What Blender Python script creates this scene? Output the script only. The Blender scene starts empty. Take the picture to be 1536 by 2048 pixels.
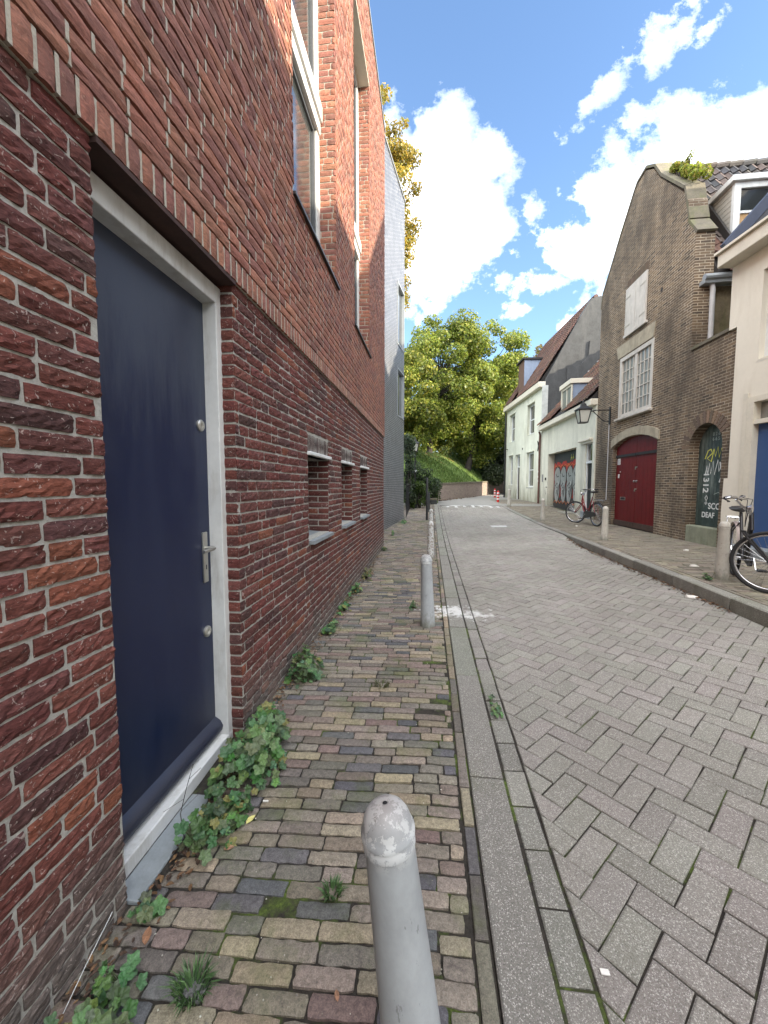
import bpy, bmesh, math, random
from mathutils import Vector, Matrix, noise
from mathutils.geometry import tessellate_polygon
R = math.radians
rnd = random.Random(11)
sc = bpy.context.scene
col = sc.collection
PI = math.pi

# ------------------------------------------------------------------ terrain profile
def lerp(pts, t):
    if t <= pts[0][0]: return pts[0][1]
    for (a, va), (b, vb) in zip(pts, pts[1:]):
        if t <= b:
            return va + (vb - va) * (t - a) / (b - a)
    return pts[-1][1]
RISE = [(9, 0), (11, .05), (14, .2), (17, .42), (20, .54), (26, .62), (40, .75), (60, .8)]
KERB = [(-3, 3.02), (0, 3.02), (3, 3.05), (5.6, 3.12), (9, 3.17), (14, 3.25), (20, 3.28), (23, 3.4), (25.2, 3.75), (26.6, 4.4)]
def g(y): return lerp(RISE, y)
def kx(y): return lerp(KERB, y)
def zpave(x, y):
    gw = lerp([(1.2, -.085), (2.3, -.03), (40, -.03)], y)
    return g(y) + gw * min(1, max(0, -x / 1.05)) + .006 * noise.noise(Vector((x * 2.2, y * 1.4, 4))) * min(1, max(0, (.1 - x) * 4))
def zroad(x, y):
    t = max(0, min(1, (x - .36) / 2.7))
    cross = lerp([(8.2, .13), (9.6, .23), (11, .19), (14, .1), (16.5, 0), (60, 0)], y)
    return g(y) - .025 + cross * t + .009 * noise.noise(Vector((x * .9, y * .8, 7))) * min(1, max(0, (x - .36) * 2)) * min(1, max(0, (3.0 - x) * 2))
def zright(x, y):
    return lerp([(0, .24), (12, .24), (15, .32), (18, .44), (20, .54), (26, .6), (40, .75)], y)

# ------------------------------------------------------------------ materials
def nodes(name):
    m = bpy.data.materials.new(name); m.use_nodes = True
    nt = m.node_tree; nt.nodes.clear()
    o = nt.nodes.new('ShaderNodeOutputMaterial'); b = nt.nodes.new('ShaderNodeBsdfPrincipled')
    nt.links.new(b.outputs[0], o.inputs[0])
    return m, nt, b
class NT:
    def __init__(s, nt): s.nt = nt
    def n(s, t, **k):
        x = s.nt.nodes.new(t)
        for a, v in k.items(): setattr(x, a, v)
        return x
    def l(s, a, b): s.nt.links.new(a, b)
    def tex(s, kind='Object'):
        return s.n('ShaderNodeTexCoord').outputs[kind]
    def noise(s, vec, scale, detail=4, rough=.6, dist=0):
        x = s.n('ShaderNodeTexNoise'); x.inputs['Scale'].default_value = scale
        x.inputs['Detail'].default_value = detail; x.inputs['Roughness'].default_value = rough
        x.inputs['Distortion'].default_value = dist
        if vec is not None: s.l(vec, x.inputs['Vector'])
        return x.outputs['Fac']
    def ramp(s, fac, stops):
        x = s.n('ShaderNodeValToRGB'); e = x.color_ramp.elements
        while len(e) < len(stops): e.new(.5)
        for q, (p, c) in zip(e, stops):
            q.position = p; q.color = (c, c, c, 1) if not hasattr(c, '__len__') else (*c[:3], 1)
        s.l(fac, x.inputs[0]); return x.outputs[0]
    def mix(s, fac, a, b, mode='MIX'):
        x = s.n('ShaderNodeMix', data_type='RGBA', blend_type=mode)
        if hasattr(fac, 'links'): s.l(fac, x.inputs[0])
        else: x.inputs[0].default_value = fac
        for v, i in ((a, 6), (b, 7)):
            if hasattr(v, 'links'): s.l(v, x.inputs[i])
            else: x.inputs[i].default_value = (*v[:3], 1)
        return x.outputs[2]
    def math(s, op, a, b=None, c=None):
        x = s.n('ShaderNodeMath', operation=op)
        for i, v in enumerate((a, b, c)):
            if v is None: continue
            if hasattr(v, 'links'): s.l(v, x.inputs[i])
            else: x.inputs[i].default_value = v
        return x.outputs[0]
    def bump(s, h, strength, dist, b):
        x = s.n('ShaderNodeBump'); x.inputs['Strength'].default_value = strength
        x.inputs['Distance'].default_value = dist; s.l(h, x.inputs['Height'])
        s.l(x.outputs[0], b.inputs['Normal']); return x
    def mapping(s, vec, scale=(1, 1, 1), loc=(0, 0, 0), rot=(0, 0, 0)):
        x = s.n('ShaderNodeMapping'); x.inputs['Scale'].default_value = scale
        x.inputs['Location'].default_value = loc; x.inputs['Rotation'].default_value = rot
        s.l(vec, x.inputs[0]); return x.outputs[0]
MATS = {}
def plain(name, c, rough=.7, var=.12, scale=9, bump=.0, metal=0, spec=.5, stain=None, stscale=2.2, bdist=.01, foot=None):
    """base colour broken up by two noises, optional dirt stain colour"""
    if name in MATS: return MATS[name]
    m, nt, b = nodes(name); t = NT(nt); o = t.tex()
    n1 = t.noise(o, scale, 6, .65); n2 = t.noise(o, scale * 7, 3, .6)
    k = t.math('ADD', t.math('MULTIPLY', n1, .7), t.math('MULTIPLY', n2, .3))
    lo = tuple(x * (1 - var) for x in c); hi = tuple(min(1, x * (1 + var)) for x in c)
    cc = t.ramp(k, [(.35, lo), (.65, hi)])
    if stain:
        s = t.noise(t.mapping(o, (1, 1, .22)), stscale * 1.5, 8, .72)
        cc = t.mix(t.ramp(s, [(.5, 0), (.72, .75)]), cc, stain)
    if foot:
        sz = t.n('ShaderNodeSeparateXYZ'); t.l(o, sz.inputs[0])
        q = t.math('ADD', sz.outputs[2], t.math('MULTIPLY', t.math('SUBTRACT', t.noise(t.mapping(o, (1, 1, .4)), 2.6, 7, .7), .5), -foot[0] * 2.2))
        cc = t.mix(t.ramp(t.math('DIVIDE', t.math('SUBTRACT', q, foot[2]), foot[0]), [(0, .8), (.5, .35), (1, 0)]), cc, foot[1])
    t.l(cc, b.inputs['Base Color']); b.inputs['Roughness'].default_value = rough
    b.inputs['Metallic'].default_value = metal; b.inputs['Specular IOR Level'].default_value = spec
    if bump: t.bump(k, bump, bdist, b)
    MATS[name] = m; return m
def attr_mat(name, rough=.85, scale=60, amt=.35, aniso=None, dist=0, bump=.4, speck=None, speck_amt=.0, grime=None, moss=None, spec=.4, extra=None, bdist=.004, trans=0):
    """colour comes from the per-brick attribute, broken up by noise"""
    if name in MATS: return MATS[name]
    m, nt, b = nodes(name); t = NT(nt); o = t.tex()
    a = t.n('ShaderNodeAttribute', attribute_name='Col').outputs[0]
    ov = t.mapping(o, aniso) if aniso else o
    n1 = t.noise(ov, scale, 5, .7, dist); n2 = t.noise(ov, scale * 4, 3, .7)
    f = t.ramp(n1, [(.3, 1 - amt), (.7, 1 + amt * .6)])
    c = t.mix(1, a, f, 'MULTIPLY')
    f2 = t.ramp(n2, [(.35, 1 - amt * .5), (.7, 1 + amt * .4)]); c = t.mix(1, c, f2, 'MULTIPLY')
    if grime:
        gn = t.noise(o, 1.1, 6, .65); c = t.mix(t.ramp(gn, [(.48, 0), (.75, grime[1])]), c, grime[0])
    if moss:
        gn = t.noise(o, moss[2], 6, .7); c = t.mix(t.ramp(gn, [(.52, 0), (.68, moss[1])]), c, moss[0])
    if speck:
        sn = t.noise(o, speck[2], 2, .9, 1.5)
        c = t.mix(t.ramp(sn, [(speck[1], 0), (speck[1] + .04, speck_amt)]), c, speck[0])
    if extra: c = extra(t, o, c)
    t.l(c, b.inputs['Base Color']); b.inputs['Roughness'].default_value = rough; b.inputs['Specular IOR Level'].default_value = spec
    if bump: t.bump(t.math('ADD', n1, t.math('MULTIPLY', n2, .5)), bump, bdist, b)
    if trans:
        tr = t.n('ShaderNodeBsdfTranslucent'); t.l(c, tr.inputs[0])
        mx = t.n('ShaderNodeMixShader'); mx.inputs[0].default_value = trans
        t.l(b.outputs[0], mx.inputs[1]); t.l(tr.outputs[0], mx.inputs[2])
        t.l(mx.outputs[0], nt.nodes['Material Output'].inputs[0])
    MATS[name] = m; return m
def brick_tex(name, c1, c2, c3, mortar, bw=.21, bh=.0605, ms=.007, rough=.85, bump=.8, grime=None, moss=None, spec=.3, mort_rough=.9, white=0, dark=(.04, .035, .03)):
    m, nt, b = nodes(name); t = NT(nt); o = t.tex()
    nrm = t.n('ShaderNodeTexCoord').outputs['Normal']
    s = t.n('ShaderNodeSeparateXYZ'); t.l(o, s.inputs[0]); sn = t.n('ShaderNodeSeparateXYZ'); t.l(nrm, sn.inputs[0])
    ny = t.math('GREATER_THAN', t.math('ABSOLUTE', sn.outputs[1]), .6)
    u = t.math('ADD', t.math('MULTIPLY', s.outputs[0], ny), t.math('MULTIPLY', s.outputs[1], t.math('SUBTRACT', 1, ny)))
    cb = t.n('ShaderNodeCombineXYZ'); t.l(u, cb.inputs[0]); t.l(s.outputs[2], cb.inputs[1])
    # slightly wavy courses
    wv = t.n('ShaderNodeTexNoise'); wv.inputs['Scale'].default_value = 1.7; t.l(o, wv.inputs['Vector'])
    wm = t.n('ShaderNodeVectorMath', operation='MULTIPLY_ADD'); t.l(wv.outputs['Color'], wm.inputs[0])
    wm.inputs[1].default_value = (.02, .02, 0); t.l(cb.outputs[0], wm.inputs[2])
    br = t.n('ShaderNodeTexBrick', offset=.5); t.l(wm.outputs[0], br.inputs['Vector'])
    br.inputs['Color1'].default_value = (0, 0, 0, 1); br.inputs['Color2'].default_value = (1, 1, 1, 1)
    br.inputs['Mortar'].default_value = (.5, .5, .5, 1)
    br.inputs['Scale'].default_value = 1; br.inputs['Brick Width'].default_value = bw; br.inputs['Row Height'].default_value = bh
    br.inputs['Mortar Size'].default_value = ms; br.inputs['Mortar Smooth'].default_value = .2; br.inputs['Bias'].default_value = 0
    bc = t.ramp(br.outputs['Color'], [(0, dark), (.2, c1), (.55, c2), (.85, c3), (1, c1)])
    n1 = t.noise(o, 45, 5, .7); bc = t.mix(1, bc, t.ramp(n1, [(.3, .7), (.7, 1.25)]), 'MULTIPLY')
    mo = t.noise(o, 3, 5, .7)
    mc = t.mix(t.ramp(mo, [(.4, 0), (.65, 1)]), mortar, tuple(x * .55 for x in mortar))
    c = t.mix(br.outputs['Fac'], bc, mc)
    if white:
        wn = t.noise(o, 7, 5, .75); c = t.mix(t.ramp(wn, [(.6, 0), (.75, white)]), c, (.4, .38, .33))
    if grime:
        gn = t.noise(t.mapping(o, (1, 1, .5)), .9, 6, .65); c = t.mix(t.ramp(gn, [(.42, 0), (.62, grime[1])]), c, grime[0])
    if moss:
        gn = t.noise(o, 3, 6, .7); c = t.mix(t.ramp(gn, [(.5, 0), (.65, moss[1])]), c, moss[0])
    t.l(c, b.inputs['Base Color']); b.inputs['Roughness'].default_value = rough; b.inputs['Specular IOR Level'].default_value = spec
    h = t.math('ADD', t.math('MULTIPLY', t.math('SUBTRACT', 1, br.outputs['Fac']), 1), t.math('MULTIPLY', n1, .5))
    t.bump(h, bump, .012, b)
    MATS[name] = m; return m
def glass_mat(name, c=(.02, .025, .03), rough=.03):
    m, nt, b = nodes(name); b.inputs['Base Color'].default_value = (*c, 1); b.inputs['Roughness'].default_value = rough
    b.inputs['Specular IOR Level'].default_value = .8
    MATS[name] = m; return m

# ------------------------------------------------------------------ mesh builder
class MB:
    def __init__(s): s.v = []; s.f = []; s.m = []; s.c = []; s.cc = (.5, .5, .5)
    def add(s, vs, fs, mi=0, c=None):
        o = len(s.v); s.v += [tuple(p) for p in vs]; c = c or s.cc
        s.c += [c] * len(vs)
        for f in fs: s.f.append([o + i for i in f]); s.m.append(mi)
    def box(s, x0, x1, y0, y1, z0, z1, mi=0, c=None, bev=0):
        if bev <= 0:
            s.add([(x, y, z) for x in (x0, x1) for y in (y0, y1) for z in (z0, z1)],
                  [(0, 1, 3, 2), (4, 6, 7, 5), (0, 4, 5, 1), (2, 3, 7, 6), (0, 2, 6, 4), (1, 5, 7, 3)], mi, c); return
        b = min(bev, abs(x1 - x0) / 2.1, abs(y1 - y0) / 2.1, abs(z1 - z0) / 2.1)
        bm = bmesh.new(); bmesh.ops.create_cube(bm, size=1)
        for v in bm.verts:
            v.co = Vector(((x0 + x1) / 2 + v.co.x * (x1 - x0), (y0 + y1) / 2 + v.co.y * (y1 - y0), (z0 + z1) / 2 + v.co.z * (z1 - z0)))
        bmesh.ops.bevel(bm, geom=bm.edges[:], offset=b, segments=2, affect='EDGES', profile=.5)
        bm.verts.index_update(); s.add([v.co for v in bm.verts], [[v.index for v in f.verts] for f in bm.faces], mi, c); bm.free()
    def quad(s, a, b, c_, d, mi=0, c=None): s.add([a, b, c_, d], [(0, 1, 2, 3)], mi, c)
    def beam(s, a, b, w, h, mi=0, c=None, up=(0, 0, 1)):
        a = Vector(a); b = Vector(b); d = (b - a).normalized(); u = Vector(up); x = d.cross(u)
        if x.length < 1e-4: x = d.cross(Vector((0, 1, 0)))
        x.normalize(); y = x.cross(d)
        vs = [p + x * i * w / 2 + y * j * h / 2 for p in (a, b) for i, j in ((-1, -1), (1, -1), (1, 1), (-1, 1))]
        s.add(vs, [(3, 2, 1, 0), (4, 5, 6, 7), (0, 1, 5, 4), (1, 2, 6, 5), (2, 3, 7, 6), (3, 0, 4, 7)], mi, c)
    def tube(s, pts, r, n=8, mi=0, c=None, cap=True, closed=False):
        pts = [Vector(p) for p in pts]; N = len(pts); rs = r if hasattr(r, '__len__') else [r] * N
        prev = None; vs = []
        for i, p in enumerate(pts):
            if closed: d = pts[(i + 1) % N] - pts[i - 1]
            else: d = pts[min(i + 1, N - 1)] - pts[max(i - 1, 0)]
            if d.length < 1e-9: d = Vector((0, 0, 1))
            d.normalize()
            x = prev - d * prev.dot(d) if prev else d.cross(Vector((0, 0, 1)))
            if x.length < 1e-3: x = d.cross(Vector((0, 1, 0)))
            x.normalize(); prev = x; y = d.cross(x)
            for k in range(n):
                a = 2 * PI * k / n; vs.append(p + (x * math.cos(a) + y * math.sin(a)) * rs[i])
        fs = []
        for i in range(N if closed else N - 1):
            j = (i + 1) % N
            for k in range(n): fs.append((i * n + k, i * n + (k + 1) % n, j * n + (k + 1) % n, j * n + k))
        if cap and not closed: fs += [tuple(range(n))[::-1], tuple((N - 1) * n + k for k in range(n))]
        s.add(vs, fs, mi, c)
    def lathe(s, prof, n=24, at=(0, 0, 0), mi=0, c=None, M=None):
        vs = []
        for r, z in prof:
            for k in range(n):
                a = 2 * PI * k / n; p = Vector((r * math.cos(a), r * math.sin(a), z))
                if M: p = M @ p
                vs.append(p + Vector(at))
        fs = [(i * n + k, i * n + (k + 1) % n, (i + 1) * n + (k + 1) % n, (i + 1) * n + k) for i in range(len(prof) - 1) for k in range(n)]
        if prof[0][0] > 1e-6: fs.append(tuple(range(n))[::-1])
        if prof[-1][0] > 1e-6: fs.append(tuple((len(prof) - 1) * n + k for k in range(n)))
        s.add(vs, fs, mi, c)
    def poly(s, loop, z0, z1, plane='xy', mi=0, c=None):
        """extruded convex or concave outline; plane 'yz' extrudes along x, 'xy' along z, 'xz' along y"""
        def P(a, b, h): return {'xy': (a, b, h), 'yz': (h, a, b), 'xz': (a, h, b)}[plane]
        n = len(loop); vs = [P(a, b, z0) for a, b in loop] + [P(a, b, z1) for a, b in loop]
        tris = tessellate_polygon([[Vector((a, b, 0)) for a, b in loop]])
        fs = [tuple(t) for t in tris] + [tuple(i + n for i in t[::-1]) for t in tris] + [(i, (i + 1) % n, n + (i + 1) % n, n + i) for i in range(n)]
        s.add(vs, fs, mi, c)
    def wall(s, loops, x0, x1, mi=0, mr=None):
        """outline loops[0] with holes loops[1:], in (y, z); front at x0, back at x1"""
        fl = [p for l in loops for p in l]; n = len(fl); mr = mi if mr is None else mr
        tris = tessellate_polygon([[Vector((a, b, 0)) for a, b in l] for l in loops])
        s.add([(x0, a, b) for a, b in fl], [tuple(t) for t in tris], mi)
        s.add([(x1, a, b) for a, b in fl], [tuple(t) for t in tris], mi)
        for li, l in enumerate(loops):
            m = len(l); s.add([(x0, a, b) for a, b in l] + [(x1, a, b) for a, b in l], [(i, (i + 1) % m, m + (i + 1) % m, m + i) for i in range(m)], mi if li == 0 else mr)
    def build(s, name, mats, parent=None, smooth=False, off=None, recalc=True):
        me = bpy.data.meshes.new(name)
        o = Vector(off) if off is not None else Vector((0, 0, 0))
        vs = [(p[0] - o.x, p[1] - o.y, p[2] - o.z) for p in s.v] if off is not None else s.v
        me.from_pydata(vs, [], s.f)
        if not isinstance(mats, (list, tuple)): mats = [mats]
        for m in mats: me.materials.append(m)
        me.polygons.foreach_set('material_index', s.m)
        a = me.color_attributes.new('Col', 'FLOAT_COLOR', 'POINT')
        a.data.foreach_set('color', [k for c in s.c for k in (*c[:3], 1.0)])
        me.polygons.foreach_set('use_smooth', [bool(smooth)] * len(s.f))
        if recalc and len(s.f) < 60000:
            bm = bmesh.new(); bm.from_mesh(me); bmesh.ops.recalc_face_normals(bm, faces=bm.faces[:]); bm.to_mesh(me); bm.free()
        if smooth == 'auto': me.set_sharp_from_angle(angle=R(38))
        me.update()
        ob = bpy.data.objects.new(name, me); col.objects.link(ob)
        if parent: ob.parent = parent
        return ob
def tag(o, label, cat=None, group=None, kind=None):
    o['label'] = label
    if cat: o['category'] = cat
    if group: o['group'] = group
    if kind: o['kind'] = kind
    return o
def thing(name, label, cat, loc=(0, 0, 0), rz=0, group=None):
    o = bpy.data.objects.new(name, None); o.empty_display_size = .2; col.objects.link(o)
    o.location = loc; o.rotation_euler = (0, 0, rz)
    return tag(o, label, cat, group)
def kids(o): return [c for c in bpy.data.objects if c.parent == o]
def copy_tree(o, parent=None):
    c = o.copy(); col.objects.link(c); c.parent = parent
    for ch in kids(o): copy_tree(ch, c)
    return c
def text_mesh(name, s, size, M, mat, parent, depth=.002, bold=0):
    cu = bpy.data.curves.new(name, 'FONT'); cu.body = s; cu.size = size; cu.extrude = depth; cu.offset = bold
    cu.align_x = 'CENTER'; cu.align_y = 'CENTER'
    t = bpy.data.objects.new(name, cu); col.objects.link(t); bpy.context.view_layer.update()
    me = bpy.data.meshes.new_from_object(t.evaluated_get(bpy.context.evaluated_depsgraph_get()))
    bpy.data.objects.remove(t); me.transform(M); me.materials.clear(); me.materials.append(mat)
    o = bpy.data.objects.new(name, me); col.objects.link(o); o.parent = parent; return o

# ------------------------------------------------------------------ bricks as geometry
def pick(pal, r=rnd, v=1):
    c = r.choice(pal); k = 1 + v * r.uniform(-.18, .2); return (c[0] * k, c[1] * k * r.uniform(.95, 1.05), c[2] * k)
def bricks(mb, O, U, V, N, ulen, v0, n, pal, ch=.062, L=.21, H=.1, jt=.011, proud=.007, back=.012, fine=lambda u: 0,
           rough=.0025, holes=(), wild=.35, mi=0, u0=0, hgt=None, rnd=rnd, bottomgrime=None, headfill=0):
    O = Vector(O); U = Vector(U); V = Vector(V); N = Vector(N); hgt = hgt or ch - jt
    for k in range(n):
        va = v0 + k * ch + jt / 2; vb = va + hgt; vm = (va + vb) / 2
        u = u0 - rnd.uniform(0, L) if wild else u0 - (L / 2 if k % 2 else 0)
        while u < ulen:
            l = H if (wild and rnd.random() < wild) else L
            a, b = u + rnd.uniform(-.0015, .0015), u + l; u += l + jt
            segs = [(max(a, u0), min(b, ulen))]
            for ha, hb, hc, hd in holes:
                if hc < vm < hd:
                    ns = []
                    for p, q in segs:
                        if q <= ha or p >= hb: ns.append((p, q)); continue
                        if p < ha: ns.append((p, ha))
                        if q > hb: ns.append((hb, q))
                    segs = ns
            for p, q in segs:
                if q - p < .02: continue
                um = (p + q) / 2; fl = fine(um)
                nu, nv = ((max(3, int((q - p) / .018)), 4) if fl == 2 else (max(3, int((q - p) / .05)), 3) if fl == 1 else (2, 2))
                dz = rnd.uniform(-.002, .002); tilt = rnd.uniform(-.0015, .0015); pr = proud + rnd.uniform(-.0015, .002)
                c = pick(pal, rnd)
                if bottomgrime and vm < bottomgrime[0]:
                    f = .75 * (1 - max(0, vm) / bottomgrime[0]); c = tuple(x * (1 - f) + y * f for x, y in zip(c, bottomgrime[1]))
                seed = Vector((rnd.uniform(0, 50), 0, 0)); vs = []
                for j in range(nv + 1):
                    for i in range(nu + 1):
                        uu = p + (q - p) * i / nu; vv = va + (vb - va) * j / nv
                        e = (.0035 if i in (0, nu) else 0) + (.003 if j in (0, nv) else 0)
                        d = pr - e
                        if fl:
                            w = noise.noise(Vector((uu * 40, vv * 70, 0)) + seed); w2 = noise.noise(Vector((uu * 110, vv * 190, 3)) + seed)
                            d += rough * (w * 1.2 + w2 * .8)
                            if i in (0, nu): uu += noise.noise(Vector((vv * 90, 1, i)) + seed) * .002
                            if j in (0, nv): vv += noise.noise(Vector((uu * 50, j, 2)) + seed) * .0022
                        vs.append(O + U * uu + V * (vv + dz + tilt * (i / nu - .5)) + N * d)
                W = nu + 1; fs = [(j * W + i, j * W + i + 1, (j + 1) * W + i + 1, (j + 1) * W + i) for j in range(nv) for i in range(nu)]
                ring = [i for i in range(W)] + [j * W + nu for j in range(1, nv + 1)] + [nv * W + i for i in range(nu - 1, -1, -1)] + [j * W for j in range(nv - 1, 0, -1)]
                base = len(vs); vs += [Vector(vs[i]) - N * ((Vector(vs[i]) - O).dot(N) + back) for i in ring]
                m = len(ring); fs += [(ring[i], base + i, base + (i + 1) % m, ring[(i + 1) % m]) for i in range(m)]
                mb.add(vs, fs, mi, c)
                if headfill and q + jt < ulen:
                    dd = proud - .0035 + rnd.uniform(-.0015, .001)
                    if not any(ha - .001 <= q <= hb and hc < vm < hd for ha, hb, hc, hd in holes):
                        P4 = [O + U * uu + V * vv + N * k_ for k_ in (dd, -.002) for uu, vv in ((q - .001, va), (q + jt + .001, va), (q + jt + .001, vb), (q - .001, vb))]
                        mb.add(P4, [(0, 1, 2, 3), (4, 5, 1, 0), (3, 2, 6, 7)], headfill, (.3, .28, .24))

def clip(poly, n, d):
    """keep the part of a 2-D polygon where p.n >= d"""
    out = []
    for i in range(len(poly)):
        a, b = poly[i], poly[(i + 1) % len(poly)]
        da = a[0] * n[0] + a[1] * n[1] - d; db = b[0] * n[0] + b[1] * n[1] - d
        if da >= 0: out.append(a)
        if (da > 0 > db) or (da < 0 < db):
            t = da / (da - db); out.append((a[0] + (b[0] - a[0]) * t, a[1] + (b[1] - a[1]) * t))
    return out
def area(p): return abs(sum(p[i][0] * p[(i + 1) % len(p)][1] - p[(i + 1) % len(p)][0] * p[i][1] for i in range(len(p)))) / 2
def paver(mb, poly, zf, c, gap=.003, bev=.005, th=.03, dz=0, mi=0, wob=0, dome=0):
    n = len(poly); cx = sum(p[0] for p in poly) / n; cy = sum(p[1] for p in poly) / n
    def inset(d):
        out = []
        for i in range(n):
            p0, p1, p2 = (Vector(poly[(i + k) % n]) for k in (-1, 0, 1))
            e1 = (p1 - p0); e2 = (p2 - p1)
            if e1.length < 1e-6 or e2.length < 1e-6: out.append(p1 + (Vector((cx, cy)) - p1).normalized() * d); continue
            e1.normalize(); e2.normalize()
            n1 = Vector((-e1.y, e1.x)); n2 = Vector((-e2.y, e2.x))
            if n1.dot(Vector((cx, cy)) - p1) < 0: n1 = -n1
            if n2.dot(Vector((cx, cy)) - p1) < 0: n2 = -n2
            b = n1 + n2; k = b.dot(n1); b = b * (d / max(k, .35)); out.append(p1 + b)
        return out
    A = inset(gap); B = inset(gap + bev)
    tx, ty = rnd.uniform(-.01, .01) * (1 + wob), rnd.uniform(-.01, .01) * (1 + wob)
    def z(p): return zf(p.x, p.y) + dz + tx * (p.x - cx) + ty * (p.y - cy)
    if wob:
        A = [p + Vector((rnd.uniform(-1, 1), rnd.uniform(-1, 1))) * .0025 for p in A]; B = [a + (q - a) for a, q in zip(A, B)]
    vs = [(p.x, p.y, z(p)) for p in B] + [(p.x, p.y, z(p) - bev * .8) for p in A] + [(p.x, p.y, z(p) - th) for p in A]
    fs = [tuple(range(n))] + [(i, (i + 1) % n, n + (i + 1) % n, n + i) for i in range(n)] + [(n + i, n + (i + 1) % n, 2 * n + (i + 1) % n, 2 * n + i) for i in range(n)]
    mb.add(vs, fs, mi, c)

# ------------------------------------------------------------------ palettes and shared materials
RED_DARK = [(0.137, 0.047, 0.038), (0.122, 0.043, 0.036), (0.144, 0.051, 0.04), (0.108, 0.043, 0.038), (0.09, 0.043, 0.04), (0.122, 0.049, 0.042), (0.083, 0.042, 0.038), (0.133, 0.044, 0.036), (0.194, 0.069, 0.043), (0.137, 0.053, 0.044), (0.129, 0.043, 0.036), (0.119, 0.042, 0.036)]
RED_UP = [(0.297, 0.12, 0.077), (0.279, 0.11, 0.073), (0.315, 0.135, 0.084), (0.243, 0.1, 0.073), (0.279, 0.12, 0.081), (0.216, 0.09, 0.068), (0.306, 0.12, 0.075)]
PAVE = [(0.224, 0.19, 0.157), (0.202, 0.173, 0.143), (0.235, 0.199, 0.159), (0.252, 0.214, 0.159), (0.157, 0.128, 0.106), (0.185, 0.137, 0.117), (0.118, 0.113, 0.112), (0.095, 0.095, 0.1), (0.241, 0.201, 0.143), (0.28, 0.23, 0.159), (0.157, 0.141, 0.119), (0.19, 0.146, 0.125), (0.134, 0.124, 0.106), (0.179, 0.161, 0.129), (0.196, 0.167, 0.129), (0.168, 0.15, 0.127)]
PAVE_R = [(0.193, 0.167, 0.13), (0.209, 0.184, 0.14), (0.165, 0.143, 0.113), (0.231, 0.2, 0.146), (0.154, 0.135, 0.108), (0.176, 0.16, 0.124)]
MOSS = (.055, .085, .012)

def splat(t, o, c):
    # spilled white paint across pavement, kerb and gutter
    s = t.n('ShaderNodeSeparateXYZ'); t.l(o, s.inputs[0])
    w = t.noise(o, 9, 5, .75)
    dx = t.math('DIVIDE', t.math('ABSOLUTE', t.math('SUBTRACT', s.outputs[0], .3)), .46)
    dy = t.math('DIVIDE', t.math('ABSOLUTE', t.math('SUBTRACT', s.outputs[1], 4.25)), .27)
    d = t.math('ADD', t.math('POWER', t.math('ADD', t.math('MULTIPLY', dx, dx), t.math('MULTIPLY', dy, dy)), .5), t.math('MULTIPLY', t.math('SUBTRACT', w, .5), 4.2))
    return t.mix(t.ramp(d, [(.3, .8), (.75, 0)]), c, (.62, .62, .6))
m_brick_dark = attr_mat('brick_dark', .9, 34, .5, (1, .6, 1.9), 1.2, .7, spec=.2, speck=((.45, .38, .34), .63, 38), speck_amt=.55, bdist=.006)
m_brick_up = attr_mat('brick_upper', .85, 34, .45, (1, .6, 1.9), 1.2, .9, speck=((.42, .28, .2), .66, 38), speck_amt=.35, grime=((.12, .06, .05), .5), bdist=.006)
m_mortar = plain('mortar_pale', (.33, .32, .285), .95, .25, 90, .5, bdist=.004)
m_mortar_up = plain('mortar_upper', (.36, .33, .27), .95, .2, 120, .5, bdist=.004)
m_pave = attr_mat('paving_clay', .8, 60, .42, None, 0, .9, speck=((.4, .38, .34), .72, 55), speck_amt=.5, moss=((.075, .1, .02), .55, 2.4), extra=splat)
m_pave_r = attr_mat('paving_clay_worn', .85, 60, .3, None, 0, .4, moss=((.11, .105, .07), .45, 1.3))
def aggregate(t, o, c, sc_=165):
    # exposed aggregate: pale and dark chippings in the concrete
    for k, (f, pale, lo) in enumerate(((1, (.52, .5, .45), .8), (1.7, (.6, .58, .54), .86), (1.3, (.07, .065, .06), .84))):
        v = t.n('ShaderNodeTexVoronoi'); v.inputs['Scale'].default_value = sc_ * f; t.l(t.mapping(o, (1, 1, 1), (k * 3.1, k, 0)), v.inputs[0])
        q = t.n('ShaderNodeSeparateColor'); t.l(v.outputs['Color'], q.inputs[0])
        on = t.math('MULTIPLY', t.math('GREATER_THAN', q.outputs[0], lo), t.math('LESS_THAN', v.outputs['Distance'], .42)); c = t.mix(t.math('MULTIPLY', on, .6), c, pale)
    return c
def kerb_extra(t, o, c): return splat(t, o, aggregate(t, o, c, 190))
def road_extra(t, o, c):
    c = aggregate(t, o, c)
    c = splat(t, o, c)
    n = t.noise(o, .55, 6, .65); return t.mix(t.ramp(n, [(.42, 0), (.72, .55)]), c, (.12, .11, .09))
m_road = attr_mat('concrete_paver', .8, 210, .42, None, 0, .6, speck=((.55, .53, .5), .6, 170), speck_amt=.75, extra=road_extra)
m_kerb = attr_mat('kerb_concrete', .85, 190, .4, None, 0, .6, speck=((.4, .39, .36), .62, 150), speck_amt=.5, moss=((.1, .105, .06), .5, 1.6), extra=kerb_extra)
def soil():
    m, nt, b = nodes('joint_soil'); t = NT(nt); o = t.tex()
    c = t.ramp(t.noise(o, 40, 5, .7), [(.3, (.012, .01, .008)), (.7, (.04, .033, .025))])
    c = t.mix(t.ramp(t.noise(o, 3.1, 6, .7), [(.51, 0), (.62, .9)]), c, t.ramp(t.noise(o, 90, 3, .7), [(.3, (.03, .05, .006)), (.7, (.11, .16, .02))]))
    t.l(c, b.inputs['Base Color']); b.inputs['Roughness'].default_value = 1; t.bump(t.noise(o, 120, 4, .7), .8, .01, b); return m
m_soil = soil()
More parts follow.
